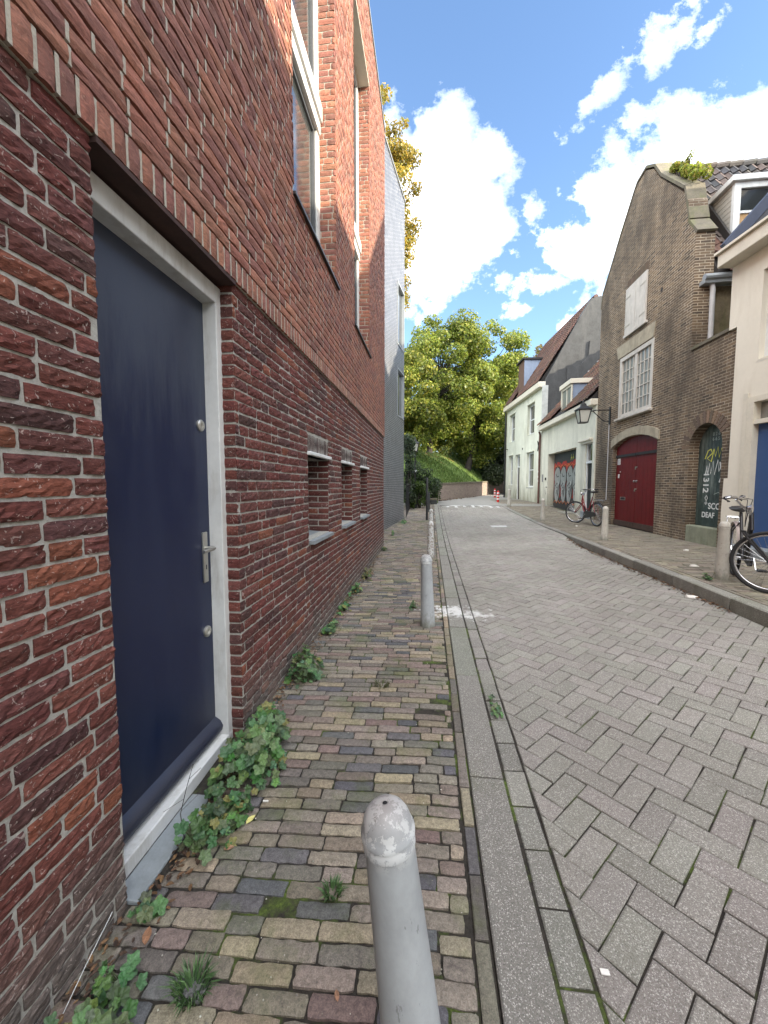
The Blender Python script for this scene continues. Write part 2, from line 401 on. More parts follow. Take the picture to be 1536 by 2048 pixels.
m_earth = plain('bare_earth', (.06, .05, .038), .95, .3, 3)

def sheet(mb, xs, ys, zf, dz, mi=0, c=None):
    n = len(xs); vs = [(x(y) if callable(x) else x, y, 0) for y in ys for x in xs]
    vs = [(a, b, zf(a, b) + dz) for a, b, _ in vs]
    mb.add(vs, [(j * n + i, j * n + i + 1, (j + 1) * n + i + 1, (j + 1) * n + i) for j in range(len(ys) - 1) for i in range(n - 1)], mi, c)

# ------------------------------------------------------------------ ground, pavements, road
mb = MB(); xs = [-260, -60, -15, -6, 0, 6, 15, 60, 260]; ys = [-200, -50, -10, 0, 9, 14, 20, 26, 40, 60, 120, 320]
sheet(mb, xs, ys, lambda x, y: g(y), -.16)
tag(mb.build('ground', m_earth), 'bare earth under the whole street', kind='structure')

ystep = [-3 + .5 * i for i in range(0, 63)]
# left pavement
mb = MB()
sheet(mb, [-1.4, -1.05, -.7, -.3, 0, .2], [y for y in ystep if y <= 20], zpave, -.0105, 1)
y = -.9; row = 0
while y < 18.6:
    xl = -1.06 if y < 8.7 else -1.06 - max(0, min(.9, 9.9 - y)) * 0
    if y > 8.8: xl = -1.9
    x = xl - rnd.uniform(0, .19); fine = 1 if y < 3.6 else 0
    skip = y
    while x < .135:
        l = rnd.choice([.19, .192, .188, .18, .12, .195]) if y < 6 else .19
        a, b = max(x, xl), min(x + l, .142); x += l
        if b - a < .03: continue
        if 1.12 < y < 1.95 and a < -.99: a = -.985
        if b - a < .03: continue
        c = pick(PAVE); hole = rnd.random() < (.02 if y < 3 else 0)
        if hole: continue
        dz = rnd.uniform(-.003, .003)
        yy = y + .008 * math.sin(a * 3.1 + row * .13) + .004 * math.sin(a * 9 + row * .31)
        if fine:
            nu = max(4, int((b - a) / .016)); nv = 4; g0 = rnd.uniform(.0025, .005); vs = []
            sd = Vector((rnd.uniform(0, 60), 0, 0)); tx = rnd.uniform(-.02, .02); ty = rnd.uniform(-.03, .03)
            for j in range(nv + 1):
                for i in range(nu + 1):
                    ea = i in (0, nu); eb = j in (0, nv)
                    px = a + g0 + (b - a - 2 * g0) * i / nu; py = yy + g0 + (.0595 - 2 * g0) * j / nv
                    if ea and eb: px += .0018 if i == 0 else -.0018; py += .0015 if j == 0 else -.0015
                    px += noise.noise(Vector((px * 30, py * 60, 1)) + sd) * .0055 * (1 if ea else .3)
                    py += noise.noise(Vector((px * 26, py * 60, 5)) + sd) * .0045 * (1 if eb else .3)
                    pz = zpave(px, py) + dz + tx * (px - a - .1) + ty * (py - yy - .03) - (.0045 if (ea or eb) else 0) + .0018 * noise.noise(Vector((px * 60, py * 60, 9)) + sd)
                    vs.append((px, py, pz))
            W = nu + 1; fs = [(j * W + i, j * W + i + 1, (j + 1) * W + i + 1, (j + 1) * W + i) for j in range(nv) for i in range(nu)]
            ring = [i for i in range(W)] + [j * W + nu for j in range(1, nv + 1)] + [nv * W + i for i in range(nu - 1, -1, -1)] + [j * W for j in range(nv - 1, 0, -1)]
            base = len(vs); vs += [(vs[i][0], vs[i][1], vs[i][2] - .03) for i in ring]; m = len(ring)
            fs += [(ring[i], base + i, base + (i + 1) % m, ring[(i + 1) % m]) for i in range(m)]
            mb.add(vs, fs, 0, c)
        else:
            paver(mb, [(a, yy), (b, yy), (b, yy + .0595), (a, yy + .0595)], zpave, c, gap=.0034, bev=.004, dz=dz, wob=1)
    y += .06; row += 1
# row of bricks laid lengthwise against the kerb
y = -.9
while y < 18.4:
    l = .2; paver(mb, [(.148, y), (.196, y), (.196, y + l), (.148, y + l)], zpave, pick(PAVE), gap=.003, bev=.004, dz=rnd.uniform(-.003, .003), wob=1); y += l + .002
tag(mb.build('pavement', [m_pave, m_soil], smooth='auto'), 'narrow pavement of worn clay bricks along the red brick building', kind='structure')

# left kerb
mb = MB(); y = -1.15
while y < 18.4:
    l = .98; paver(mb, [(.2, y), (.362, y), (.362, y + l), (.2, y + l)], lambda x, y: zpave(.1, y) + .004, pick([(.2, .197, .168)], v=.5), gap=.003, bev=.006, th=.09, wob=0, dz=rnd.uniform(-.004, .004)); y += l + .004
tag(mb.build('kerb', m_kerb), 'low straight concrete kerb beside the narrow pavement', kind='structure')

# road: herringbone concrete pavers with a gutter row
mb = MB()
sheet(mb, [.2, .5, 1, 1.6, 2.2, lambda y: kx(y) + .02], [y for y in ystep if y <= 18.5], zroad, -.009, 1)
y = -1.05
while y < 18.1:
    l = .21; paver(mb, [(.375, y), (.478, y), (.478, y + l), (.375, y + l)], zroad, pick([(.22, .21, .185), (.2, .19, .17)]), gap=.005, bev=.005, dz=rnd.uniform(-.004, .003), wob=1); y += l
W = .1065; s2 = math.sqrt(.5); CR = [(.232, .216, .19), (.244, .227, .2), (.216, .201, .177), (.25, .235, .208), (.228, .213, .188)]
def tox(a, b): return (1.2 + (a - b) * s2 * W, 8 + (a + b) * s2 * W)
for i in range(-140, 150):
    for j in range(-140, 150):
        r = (i - j) % 4
        if r == 0: q = [(i, j), (i + 2, j), (i + 2, j + 1), (i, j + 1)]
        elif r == 3: q = [(i, j), (i + 1, j), (i + 1, j + 2), (i, j + 2)]
        else: continue
        p = [tox(*k) for k in q]
        ymin = min(k[1] for k in p); ymax = max(k[1] for k in p); xm = sum(k[0] for k in p) / 4
        if ymin < -.8 or ymax > 18.1 or xm < .3 or xm > 3.6: continue
        p = clip(p, (1, 0), .482)
        if len(p) < 3: continue
        ya = (ymin + ymax) / 2; sl = (kx(ya + .3) - kx(ya - .3)) / .6; nn = Vector((-1, sl)).normalized()
        p = clip(p, nn, nn.x * (kx(ya) - .005) + nn.y * ya)
        if len(p) < 3 or area(p) < .0012: continue
        paver(mb, p, zroad, pick(CR, v=.45), gap=.003, bev=.0045, dz=rnd.uniform(-.002, .002), wob=.3)
tag(mb.build('road', [m_road, m_soil]), 'grey concrete paved street in herringbone pattern', kind='structure')

# raised crossing table and street beyond it
mb = MB(); tab = MB()
def far_z(x, y): return g(y) - .01
xsR = [-3, -.5, .2, 1, 2, 3, 4, 6, 9, 14, 22]
ysR = [18.05, 18.6, 19.4, 20.5, 22, 24, 26, 28, 30, 33, 36, 40, 46, 54]
sheet(mb, xsR, ysR, far_z, 0)
m_far = brick_tex('street_block', (.22, .21, .195), (.2, .19, .18), (.25, .24, .22), (.12, .12, .11), .2, .1, .004, bump=.2)
m_farroad = plain('far_road', (.21, .205, .19), .9, .12, 6, .3)
tag(mb.build('road', m_farroad), 'smooth grey street surface beyond the raised crossing', kind='structure')
m_line = plain('road_paint', (.45, .45, .43), .8, .35, 14)
mb = MB()
def zr_line(x, y): return max(zroad(x, y), far_z(x, y) if y > 18.05 else -9)
def arc_y(x): return 17.75 + .32 * math.sin((x - .5) / 2.6 * PI)
xx = [.55 + .16 * i for i in range(17)]
for a, b in zip(xx, xx[1:]):
    mb.quad(*[(p, arc_y(p) + d, zr_line(p, arc_y(p) + d) + .006) for p, d in ((a, 0), (b, 0), (b, .13), (a, .13))])
for i, x in enumerate([.75, 1.12, 1.5, 1.88, 2.26, 2.64, 2.95]):
    L_ = .75 if i % 2 == 1 else .5
    y0 = arc_y(x); mb.quad(*[(x + d - .02 * 0, y0 - e, zr_line(x, y0 - e) + .006) for d, e in ((0, 0), (.12, 0), (.12, L_), (0, L_))])
tag(mb.build('road_marking', m_line), 'white toothed line painted across the street before the bend', kind='structure')
mb = MB(); mb.quad((1.85, 11.6, zroad(1.9, 11.6) + .008), (2.25, 11.5, zroad(2.2, 11.6) + .008), (2.28, 11.9, zroad(2.2, 11.9) + .008), (1.82, 11.95, zroad(1.9, 11.9) + .008))
tag(mb.build('road_marking', m_line), 'small worn white paint patch in the middle of the street', kind='structure')

# right pavement with raised kerb
mb = MB()
sheet(mb, [lambda y: kx(y) + .14, lambda y: kx(y) + .8, 4.6, 5.6], [y for y in ystep if y <= 26.6], zright, -.012, 1)
y = .6
while y < 20:
    x = kx(y) + .23
    x -= 0; first = True
    while x < 5.34:
        l = .2 if not first else rnd.uniform(.06, .2); first = False
        a, b = x, min(x + l, 5.35); x += l
        if b - a > .04: paver(mb, [(a, y), (b, y), (b, y + .0665), (a, y + .0665)], zright, pick(PAVE_R), gap=.003, bev=.003, dz=rnd.uniform(-.003, .003), wob=1)
    y += .067
sheet(mb, [lambda y: kx(y) + .23, 4.4, 5.35], [20 + .5 * i for i in range(13)], zright, -.001, 0, (.14, .125, .1))
y = .6
while y < 24:
    x0 = kx(y) + .165; x1 = kx(y + .2) + .165
    paver(mb, [(x0, y), (x0 + .055, y), (x1 + .055, y + .2), (x1, y + .2)], zright, pick(PAVE_R), gap=.003, bev=.003, wob=1); y += .203
tag(mb.build('pavement', [m_pave_r, m_soil]), 'wide pavement of weathered bricks before the row of old houses', kind='structure')
mb = MB(); y = .3
while y < 26.2:
    x0, x1 = kx(y), kx(y + 1); zt = lambda x, y: zright(x, y) + .004
    paver(mb, [(x0, y), (x0 + .155, y), (x1 + .155, y + .99), (x1, y + .99)], zt, pick([(.2, .193, .165), (.185, .18, .155)]), gap=.003, bev=.014, th=.3); y += 1
for (xa, ya), (xb, yb) in zip([(4.4, 26.6), (5.3, 28), (6.6, 29.6)], [(5.3, 28), (6.6, 29.6), (9, 32)]):
    paver(mb, [(xa, ya), (xa + .15, ya - .06), (xb + .15, yb - .06), (xb, yb)], lambda x, y: zright(x, y) + .004, (.16, .155, .135), gap=.003, bev=.014, th=.3)
tag(mb.build('kerb', m_kerb), 'raised kerb of long grey stones before the row of old houses', kind='structure')

# ------------------------------------------------------------------ red brick building on the left
XL, XU = -1.056, -1.043
bld = thing('brick_building', 'red brick building with dark lower wall, orange upper storey and blue door', 'building', (-1.05, 4.0, 0))
OFF = (-1.05, 4.0, 0)
NICHE = [(3.26, 3.93), (4.54, 5.17), (5.78, 6.43)]
NZ = (.915, 1.66)
Y0B, Y1B = -1.2, 8.75
mb = MB()
door = [(1.145, -.2), (1.145, 2.466), (2.012, 2.466), (2.012, -.2)]
out = [(Y0B, -.2), door[0], door[1], door[2], door[3], (Y1B, -.2), (Y1B, 2.47), (Y0B, 2.47)]
holes = [[(a, NZ[0]), (b, NZ[0]), (b, NZ[1]), (a, NZ[1])] for a, b in NICHE]
mb.wall([out] + holes, XL, XL - .34, 1)
hz = [(1.145, 2.012, -.5, 2.47)] + [(a - .005, b + .005, NZ[0] - .02, NZ[1] + .2) for a, b in NICHE]
def fineL(u): return 2 if .5 < u < 2.6 else (1 if u < 5 else 0)
bricks(mb, (XL, 0, 0), (0, 1, 0), (0, 0, 1), (1, 0, 0), Y1B, -.186, 43, RED_DARK, fine=fineL, holes=hz, u0=Y0B, rough=.005, rnd=random.Random(5), bottomgrime=(.3, (.13, .125, .11)), wild=.3)
# jambs
bricks(mb, (XL, 2.012, 0), (-1, 0, 0), (0, 0, 1), (0, -1, 0), .1, -.124, 42, RED_DARK, fine=lambda u: 1, wild=0, L=.21, back=.01, proud=.007)
for a, b in NICHE:
    bricks(mb, (XL, b, 0), (-1, 0, 0), (0, 0, 1), (0, -1, 0), .33, .91, 12, RED_DARK, wild=0, proud=.007, L=.21, H=.1)
    bricks(mb, (XL, a, 0), (-1, 0, 0), (0, 0, 1), (0, 1, 0), .33, .91, 12, RED_DARK, wild=0, proud=.007)
    bricks(mb, (XL, 0, 0), (0, 1, 0), (0, 0, 1), (1, 0, 0), b, 1.695, 1, [(.1, .075, .068), (.08, .062, .058), (.12, .095, .085)], ch=.145, L=.036, jt=.0035, wild=0, u0=a, proud=.005)
mb.build('lower_wall', [m_brick_dark, m_mortar], bld, off=OFF)

mb = MB(); WZ = 7.78
W1, W2 = (2.93, 4.245), (5.28, 6.56)
out = [(Y0B, 2.474), (Y1B, 2.474), (Y1B, 8.95), (Y0B, 8.95)]
mb.wall([out] + [[(a, 3.57), (b, 3.57), (b, WZ), (a, WZ)] for a, b in (W1, W2)], XU, XU - .3, 1)
hz = [(W1[0], W1[1], 3.57, WZ), (W2[0], W2[1], 3.57, WZ)]
bricks(mb, (XU, 0, 0), (0, 1, 0), (0, 0, 1), (1, 0, 0), Y1B, 2.472, 1, RED_UP, ch=.117, L=.051, jt=.011, wild=0, fine=lambda u: 1 if u < 3 else 0, u0=Y0B, proud=.018, back=.004, rough=.003, headfill=1)
bricks(mb, (XU, 0, 0), (0, 1, 0), (0, 0, 1), (1, 0, 0), Y1B, 2.589, 102, RED_UP, fine=lambda u: 1 if u < 3.4 else 0, holes=hz, u0=Y0B, proud=.018, back=.004, rough=.004, rnd=random.Random(8), wild=.3, headfill=1)
for a, b in (W1, W2):
    bricks(mb, (XU + .018, b, 0), (-1, 0, 0), (0, 0, 1), (0, -1, 0), .22, 3.57, 68, RED_UP, wild=.5, proud=.008)
    bricks(mb, (XU + .018, a, 0), (-1, 0, 0), (0, 0, 1), (0, 1, 0), .22, 3.57, 68, RED_UP, wild=.5, proud=.008)
# pale head joints between the bricks, flush; the bed joints stay raked
r5 = random.Random(8)
mb.build('upper_wall', [m_brick_up, m_mortar_up], bld, off=OFF)
mb = MB()
mb.box(-6, XU - .301, -14, Y1B, -.1, 8.9)
mb.box(-6, XU + .03, Y0B, Y1B + .01, 8.952, 9.0, 1)
m_white = plain('white_paint', (.62, .64, .63), .55, .08, 4, stain=(.42, .42, .4), stscale=3)
m_cream = plain('cream_paint', (.6, .56, .46), .6, .08, 4)
m_zinc = plain('zinc', (.28, .3, .31), .5, .1, 6, metal=.3)
m_black = plain('black_paint', (.012, .012, .013), .45, .2, 10)
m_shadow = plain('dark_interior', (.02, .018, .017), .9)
mb.build('roof', [m_shadow, m_zinc], bld, off=OFF)
# niches: steel lip and stone sill
m_bluestone = plain('bluestone', (.2, .22, .23), .7, .15, 12, .2)
for a, b in NICHE:
    mb = MB(); mb.box(XL - .1, XL + .035, a - .02, b + .03, 1.66, 1.692, bev=.006)
    lp = mb.build('niche_lintel', m_white, bld, off=OFF)
    mb = MB(); mb.poly([(XL - .3, .93), (XL + .05, .905), (XL + .05, .875), (XL - .3, .9)], a + .002, b + .03, 'xz'); mb.build('niche_sill', m_bluestone, bld, off=OFF)
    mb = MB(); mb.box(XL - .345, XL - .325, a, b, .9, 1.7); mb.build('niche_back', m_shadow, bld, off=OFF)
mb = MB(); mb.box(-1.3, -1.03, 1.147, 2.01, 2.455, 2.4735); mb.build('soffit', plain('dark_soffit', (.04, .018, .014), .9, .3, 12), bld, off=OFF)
mb = MB(); mb.box(XU - .3, XU, -14, Y0B - .002, -.2, 8.9); mb.build('blocking_wall', brick_tex('blocking_wall_brick', (.15, .055, .045), (.13, .05, .04), (.17, .065, .05), (.27, .26, .23)), bld, off=OFF)  # plain wall added outside the view to block light from behind left
# door: frame, leaf, weather bar, locks, handle
fr = MB()
fr.box(-1.2, -1.12, 1.962, 2.013, -.06, 2.44, bev=.004); fr.box(-1.2, -1.125, 1.147, 1.172, -.06, 2.44, bev=.003)
fr.box(-1.2, -1.121, 1.172, 1.962, 2.35, 2.44, bev=.004)
fr.box(-1.21, -1.118, 1.147, 2.011, -.075, -.008, bev=.005)
m_frame = plain('frame_paint', (.56, .565, .55), .45, .08, 5, stain=(.33, .31, .27), stscale=6)
frame = fr.build('door_frame', m_frame, bld, off=OFF)
def door_mat():
    m, nt, b = nodes('navy_paint'); t = NT(nt); o = t.tex()
    n = t.noise(t.mapping(o, (1, 3, .8)), 2.5, 7, .7)
    c = t.mix(t.ramp(n, [(.4, 0), (.8, 1)]), (.0045, .01, .04), (.012, .019, .05))
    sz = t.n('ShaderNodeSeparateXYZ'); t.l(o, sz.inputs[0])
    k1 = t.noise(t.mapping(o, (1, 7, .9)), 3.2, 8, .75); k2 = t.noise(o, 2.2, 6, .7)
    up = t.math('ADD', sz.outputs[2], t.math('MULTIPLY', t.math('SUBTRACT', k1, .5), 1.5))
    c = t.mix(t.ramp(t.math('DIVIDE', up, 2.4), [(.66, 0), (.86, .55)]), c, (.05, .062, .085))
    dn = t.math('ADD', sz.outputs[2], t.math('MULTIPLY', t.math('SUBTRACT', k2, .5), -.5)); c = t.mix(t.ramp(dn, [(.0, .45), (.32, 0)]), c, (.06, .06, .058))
    sp = t.noise(o, 95, 3, .9); c = t.mix(t.ramp(sp, [(.7, 0), (.72, .4)]), c, (.1, .11, .13))
    t.l(c, b.inputs['Base Color']); t.l(t.ramp(n, [(.3, .28), (.7, .5)]), b.inputs['Roughness']); b.inputs['Specular IOR Level'].default_value = .5
    t.bump(t.noise(o, 60, 3), .05, .002, b); return m
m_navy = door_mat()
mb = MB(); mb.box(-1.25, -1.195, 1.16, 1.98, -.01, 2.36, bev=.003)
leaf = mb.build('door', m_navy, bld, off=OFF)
mb = MB(); mb.poly([(-1.197, .02), (-1.155, .02), (-1.15, .045), (-1.165, .075), (-1.197, .095)], 1.172, 1.965, 'xz'); mb.build('weather_bar', m_navy, leaf, off=OFF, smooth='auto')
m_steel = plain('brushed_steel', (.5, .49, .45), .35, .05, 30, metal=.9)
mb = MB(); mb.box(-1.196, -1.184, 1.885, 1.925, .88, 1.15, bev=.004); mb.box(-1.1845, -1.1835, 1.901, 1.909, .95, .975, 1)
mb.tube([(-1.19, 1.905, 1.065), (-1.14, 1.905, 1.065), (-1.132, 1.898, 1.065), (-1.13, 1.87, 1.065), (-1.132, 1.8, 1.062)], .0095, 10)
mb.build('door_handle', [m_steel, m_black], leaf, off=OFF, smooth='auto')
for z in (1.71, .61):
    mb = MB(); Mr = Matrix.Rotation(R(90), 4, 'Y'); mb.lathe([(.03, 0), (.03, .008), (.024, .013), (.014, .013), (.012, .006)], 20, at=(-1.195, 1.905, z), M=Mr); mb.build('lock', [m_steel], leaf, off=OFF, smooth='auto')
mb = MB(); mb.box(-1.12, -1.015, 1.15, 2.0, -.14, -.074, bev=.006); mb.build('doorstep', m_bluestone, bld, off=OFF)
# windows
def pane_mat(name, tint, rough=.06):
    m, nt, b = nodes(name); t = NT(nt); o = t.tex()
    b.inputs['Base Color'].default_value = (*tint, 1); b.inputs['Roughness'].default_value = rough; b.inputs['Specular IOR Level'].default_value = 1
    b.inputs['IOR'].default_value = 2.3; return m
m_pane = pane_mat('window_glass', (.03, .035, .035), .1)
m_panecurt = plain('window_curtain', (.45, .45, .4), .8)
m_dkframe = plain('dark_frame', (.05, .055, .06), .5)
for a, b in (W1, W2):
    mb = MB(); x0, x1 = -1.26, -1.2
    mb.box(x0, x1, a, a + .07, 3.57, WZ); mb.box(x0, x1, b - .1, b - .003, 3.57, WZ)
    mb.box(x0, x1 - .001, a + .07, b - .1, 3.58, 3.65); mb.box(x0, x1 - .001, a + .07, b - .1, WZ - .08, WZ - .002)
    mb.box(x0, x1 + .02, a + .02, b - .02, 5.08, 5.2, bev=.005); mb.box(x0, x1 + .045, a + .02, b - .02, 5.2, 5.36, bev=.01)
    wf = mb.build('window', m_frame, bld, off=OFF)
    for z0, z1 in ((3.65, 5.08), (5.36, WZ - .08)):
        mb = MB(); y0, y1 = a + .07, b - .1
        for q in ((y0, y0 + .05, z0, z1), (y1 - .05, y1, z0, z1), (y0 + .05, y1 - .05, z0, z0 + .05), (y0 + .05, y1 - .05, z1 - .05, z1)): mb.box(x0 - .01, x1 - .02, *q)
        mb.build('sash', m_dkframe, wf, off=OFF)
        mb = MB(); mb.box(x0 + .012, x0 + .02, y0 + .05, y1 - .05, z0 + .05, z1 - .05); mb.build('pane', m_pane, wf, off=OFF)
    mb = MB(); mb.box(-1.22, -1.0, a - .03, b + .08, 3.545, 3.572, bev=.004); mb.build('window_sill', m_black, bld, off=OFF)
    mb = MB(); mb.box(-1.24, -1.022, a - .001, b + .001, WZ - .003, WZ + .02); mb.build('window_soffit', m_cream, bld, off=OFF)

# ------------------------------------------------------------------ glazed brick building behind it
gb = thing('tiled_building', 'tall grey glazed brick building with white framed windows, standing beyond the red brick one', 'building', (-.95, 14, 0), R(-9))
mb = MB(); ya, yb = -4.6, 0
wins = [(-1.02, -.05, 6.05, 8.05), (-1.02, -.05, 3.7, 5.3)]
mb.wall([[(ya, -.2), (yb, -.2), (yb, 11.15), (ya, 11.15)]] + [[(a, c), (b, c), (b, d), (a, d)] for a, b, c, d in wins], 0, -.3)
mb.box(-5, -.301, ya, yb, -.2, 11.1)
m_glazed = brick_tex('glazed_brick', (.035, .042, .06), (.05, .058, .08), (.03, .036, .055), (.36, .36, .35), .21, .058, .008, rough=.36, bump=.12, spec=.4, dark=(.03, .034, .045))
mb.build('wall', m_glazed, gb)
for a, b, c, d in wins:
    mb = MB()
    for q in ((a, a + .05, c, d), (b - .05, b, c, d), (a + .05, b - .05, c, c + .05), (a + .05, b - .05, d - .05, d)): mb.box(-.1, .02, *q)
    w = mb.build('window', m_zinc, gb)
    mb = MB(); mb.box(-.08, -.07, a + .05, b - .05, c + .05, d - .05); mb.build('pane', m_pane, w)
mb = MB(); mb.box(-5, .03, ya, yb + .02, 11.15, 11.2); mb.build('coping', m_zinc, gb)

# ------------------------------------------------------------------ helpers for the houses on the right
m_tile = attr_mat('roof_tile', .75, 30, .35, None, 0, .4, moss=((.09, .09, .05), .45, 1.5), grime=((.03, .028, .026), .6))
def tile_roof(mb, O, U, S, nu, ns, w, l, pal, cut=None, mi=0, seed=3):
    O = Vector(O); U = Vector(U).normalized(); S = Vector(S).normalized(); N = U.cross(S).normalized()
    if N.z < 0: N = -N
    r = random.Random(seed)
    for j in range(ns):
        for i in range(nu):
            p = O + U * (i * w) + S * (j * l)
            if cut and cut(p + U * w / 2 + S * l / 2): continue
            c = pick(pal(p) if callable(pal) else pal, r); dz = r.uniform(-.006, .006); sk = r.uniform(-.012, .012); vs = []
            for b in (0, 1):
                for a in range(7):
                    f = a / 6; h = .028 * math.cos(f * 2 * PI - .6) + .03
                    vs.append(p + U * (w * 1.05 * f + sk * b) + S * (b * l * 1.12 - .02) + N * (h + dz + (.028 if b == 0 else 0)))
            vs += [v - N * .018 for v in vs[:7]]
            fs = [(a, a + 1, 8 + a, 7 + a) for a in range(6)] + [(a, 14 + a, 15 + a, a + 1) for a in range(6)]
            mb.add(vs, fs, mi, c)
def window(parent, y0, y1, z0, z1, x, nx=2, nz=3, fw=.07, mat=None, glass=None, mull=.025, proud=.0, name='window', split=None, sill=True, depth=.06, off=None, sillmat=None, arch=0):
    mat = mat or m_white; glass = glass or m_pane
    mb = MB(); xa, xb = x - proud, x + depth
    mb.box(xa, xb, y0, y0 + fw, z0, z1); mb.box(xa, xb, y1 - fw, y1, z0, z1)
    mb.box(xa + .001, xb, y0 + fw, y1 - fw, z0, z0 + fw); mb.box(xa + .001, xb, y0 + fw, y1 - fw, z1 - fw, z1)
    f = mb.build(name, mat, parent, off=off)
    mb = MB(); mb.box(xb - .02, xb - .012, y0 + fw - .002, y1 - fw + .002, z0 + fw - .002, z1 - fw + .002); mb.build('pane', glass, f, off=off)
    mb = MB(); iy0, iy1, iz0, iz1 = y0 + fw, y1 - fw, z0 + fw, z1 - fw
    for i in range(1, nx): yy = iy0 + (iy1 - iy0) * i / nx; mb.box(xb - .04, xb - .021, yy - mull / 2, yy + mull / 2, iz0, iz1)
    for k in range(1, nz): zz = iz0 + (iz1 - iz0) * k / nz; mb.box(xb - .039, xb - .0212, iy0, iy1, zz - mull / 2, zz + mull / 2)
    if split: mb.box(xb - .06, xb - .0215, (iy0 + iy1) / 2 - split / 2, (iy0 + iy1) / 2 + split / 2, iz0, iz1)
    if mb.v: mb.build('glazing_bars', mat, f, off=off)
    if sill:
        mb = MB(); mb.box(x - .12, x + .03, y0 - .05, y1 + .05, z0 - .06, z0 - .002, bev=.008); mb.build('sill', sillmat or mat, f, off=off)
    return f
def rect(a, b, c, d): return [(a, c), (b, c), (b, d), (a, d)]

# ------------------------------------------------------------------ brick warehouse
X0 = 5.3
wh = thing('warehouse', 'old brown brick warehouse with stepped up gable, red double doors and arched side door', 'building', (5.3, 11, .24)); OW = (5.3, 11, .24)
m_oldbrick = brick_tex('old_brick', (.175, .122, .078), (.12, .086, .06), (.23, .16, .098), (.5, .43, .32), .2, .056, .0068, bump=1, grime=((.06, .048, .036), .72), white=.6, dark=(.06, .045, .034))
m_stone = plain('sandstone', (.34, .3, .22), .85, .2, 6, .3, stain=(.14, .12, .09))
m_coping = plain('mossy_coping', (.12, .105, .075), .9, .3, 5, .6, stain=(.12, .13, .04), bdist=.02)
m_red = plain('red_door_paint', (.12, .007, .008), .5, .18, 5, .1, stain=(.07, .006, .006), stscale=4, spec=.25)
m_dirt = plain('dark_iron', (.02, .017, .015), .7, .2, 12)
def segarc(y0, y1, zs, zt, n=14):
    h = zt - zs; w2 = (y1 - y0) / 2; r = (w2 * w2 + h * h) / (2 * h); cz = zt - r; a0 = math.asin(w2 / r); cy = (y0 + y1) / 2
    return [(cy + r * math.sin(-a0 + 2 * a0 * i / n), cz + r * math.cos(-a0 + 2 * a0 * i / n)) for i in range(n + 1)]
DY0, DY1 = 9.83, 12.02
darc = segarc(DY0, DY1, 2.46, 2.7)
AC, AR, AZ = 8.235, .455, 2.14
aarc = [(AC - AR * math.cos(PI * i / 18), AZ + AR * math.sin(PI * i / 18)) for i in range(19)]
mb = MB()
outl = [(7.58, 0), (13.2, 0), (13.2, 6.9), (13.1, 7.3), (12.5, 7.95), (12.1, 8.4), (11.45, 9.08), (11.3, 9.2), (10.9, 9.25), (10.55, 9.02), (10.25, 8.58), (9.35, 7.64), (9.12, 7.3), (9.1, 6.85), (8.84, 6.5), (8.8, 4.14), (7.58, 4.14)]
mb.wall([outl, [(DY0, .1)] + darc + [(DY1, .1)], [(AC - AR, .2)] + aarc + [(AC + AR, .2)], rect(10.15, 11.8, 3.26, 4.92)], X0, X0 + .36)
# voussoirs of the round arch
for i in range(20):
    a = PI * (i + .5) / 20; c, s_ = math.cos(a), math.sin(a); hw = .031
    p = [(AC - AR * c, AZ + AR * s_)] ; ra, rb = AR + .003, AR + .235
    q = [(AC - ra * c - hw * .9 * s_, AZ + ra * s_ - hw * .9 * c), (AC - rb * c - hw * 1.25 * s_, AZ + rb * s_ - hw * 1.25 * c), (AC - rb * c + hw * 1.25 * s_, AZ + rb * s_ + hw * 1.25 * c), (AC - ra * c + hw * .9 * s_, AZ + ra * s_ + hw * .9 * c)]
    if all(7.6 < k[0] for k in q): mb.poly(q, X0 - .007, X0 + .02, 'yz', 1, pick([(.16, .115, .08), (.19, .13, .085), (.13, .095, .07)]))
for i in range(17): mb.box(X0 - .005, X0 + .01, 10.53 + i * .0625, 10.53 + i * .0625 + .052, 6.72, 6.9, 1, pick([(.11, .08, .055), (.13, .09, .06)]))
for zz in (6.95, 5.9, 4.85): # corner bricks at the gable's near edge
    pass
m_vous = attr_mat('voussoir', .85, 60, .35, None, 0, .5)
mb.build('wall', [m_oldbrick, m_vous], wh, off=OW)
# pilaster strip at the far corner and coping
mb = MB()
cop = [(13.23, 6.9), (13.13, 7.33), (12.52, 8.0), (12.12, 8.46), (11.45, 9.14), (11.3, 9.27), (10.88, 9.32), (10.5, 9.07), (10.2, 8.63), (9.3, 7.7)]
for (a, b), (c, d) in zip(cop, cop[1:]):
    mb.beam((X0 + .18, a, b), (X0 + .18, c, d), .38, .055)
mb.beam((X0 + .18, 9.28, 7.72), (X0 + .18, 9.07, 6.9), .38, .05); mb.beam((X0 + .18, 9.1, 6.9), (X0 + .18, 8.8, 6.5), .38, .05)
mb.build('coping', m_coping, wh, off=OW)
mb = MB(); mb.box(X0 - .03, X0 + .4, 7.6, 8.79, 4.14, 4.2); mb.build('ledge', m_coping, wh, off=OW)
# stone trims
mb = MB(); up = segarc(9.74, 12.12, 2.69, 2.92); lo = segarc(9.74, 12.12, 2.465, 2.705)
for i in range(len(up) - 1):
    mb.poly([lo[i], lo[i + 1], up[i + 1], up[i]], X0 - .03, X0 + .05, 'yz')
mb.build('stone_arch', m_stone, wh, off=OW)
mb = MB(); mb.poly([(10.18, 4.95), (11.93, 4.95), (12.03, 5.29), (10.1, 5.29)], X0 - .02, X0 + .05, 'yz'); mb.build('lintel', m_stone, wh, off=OW)
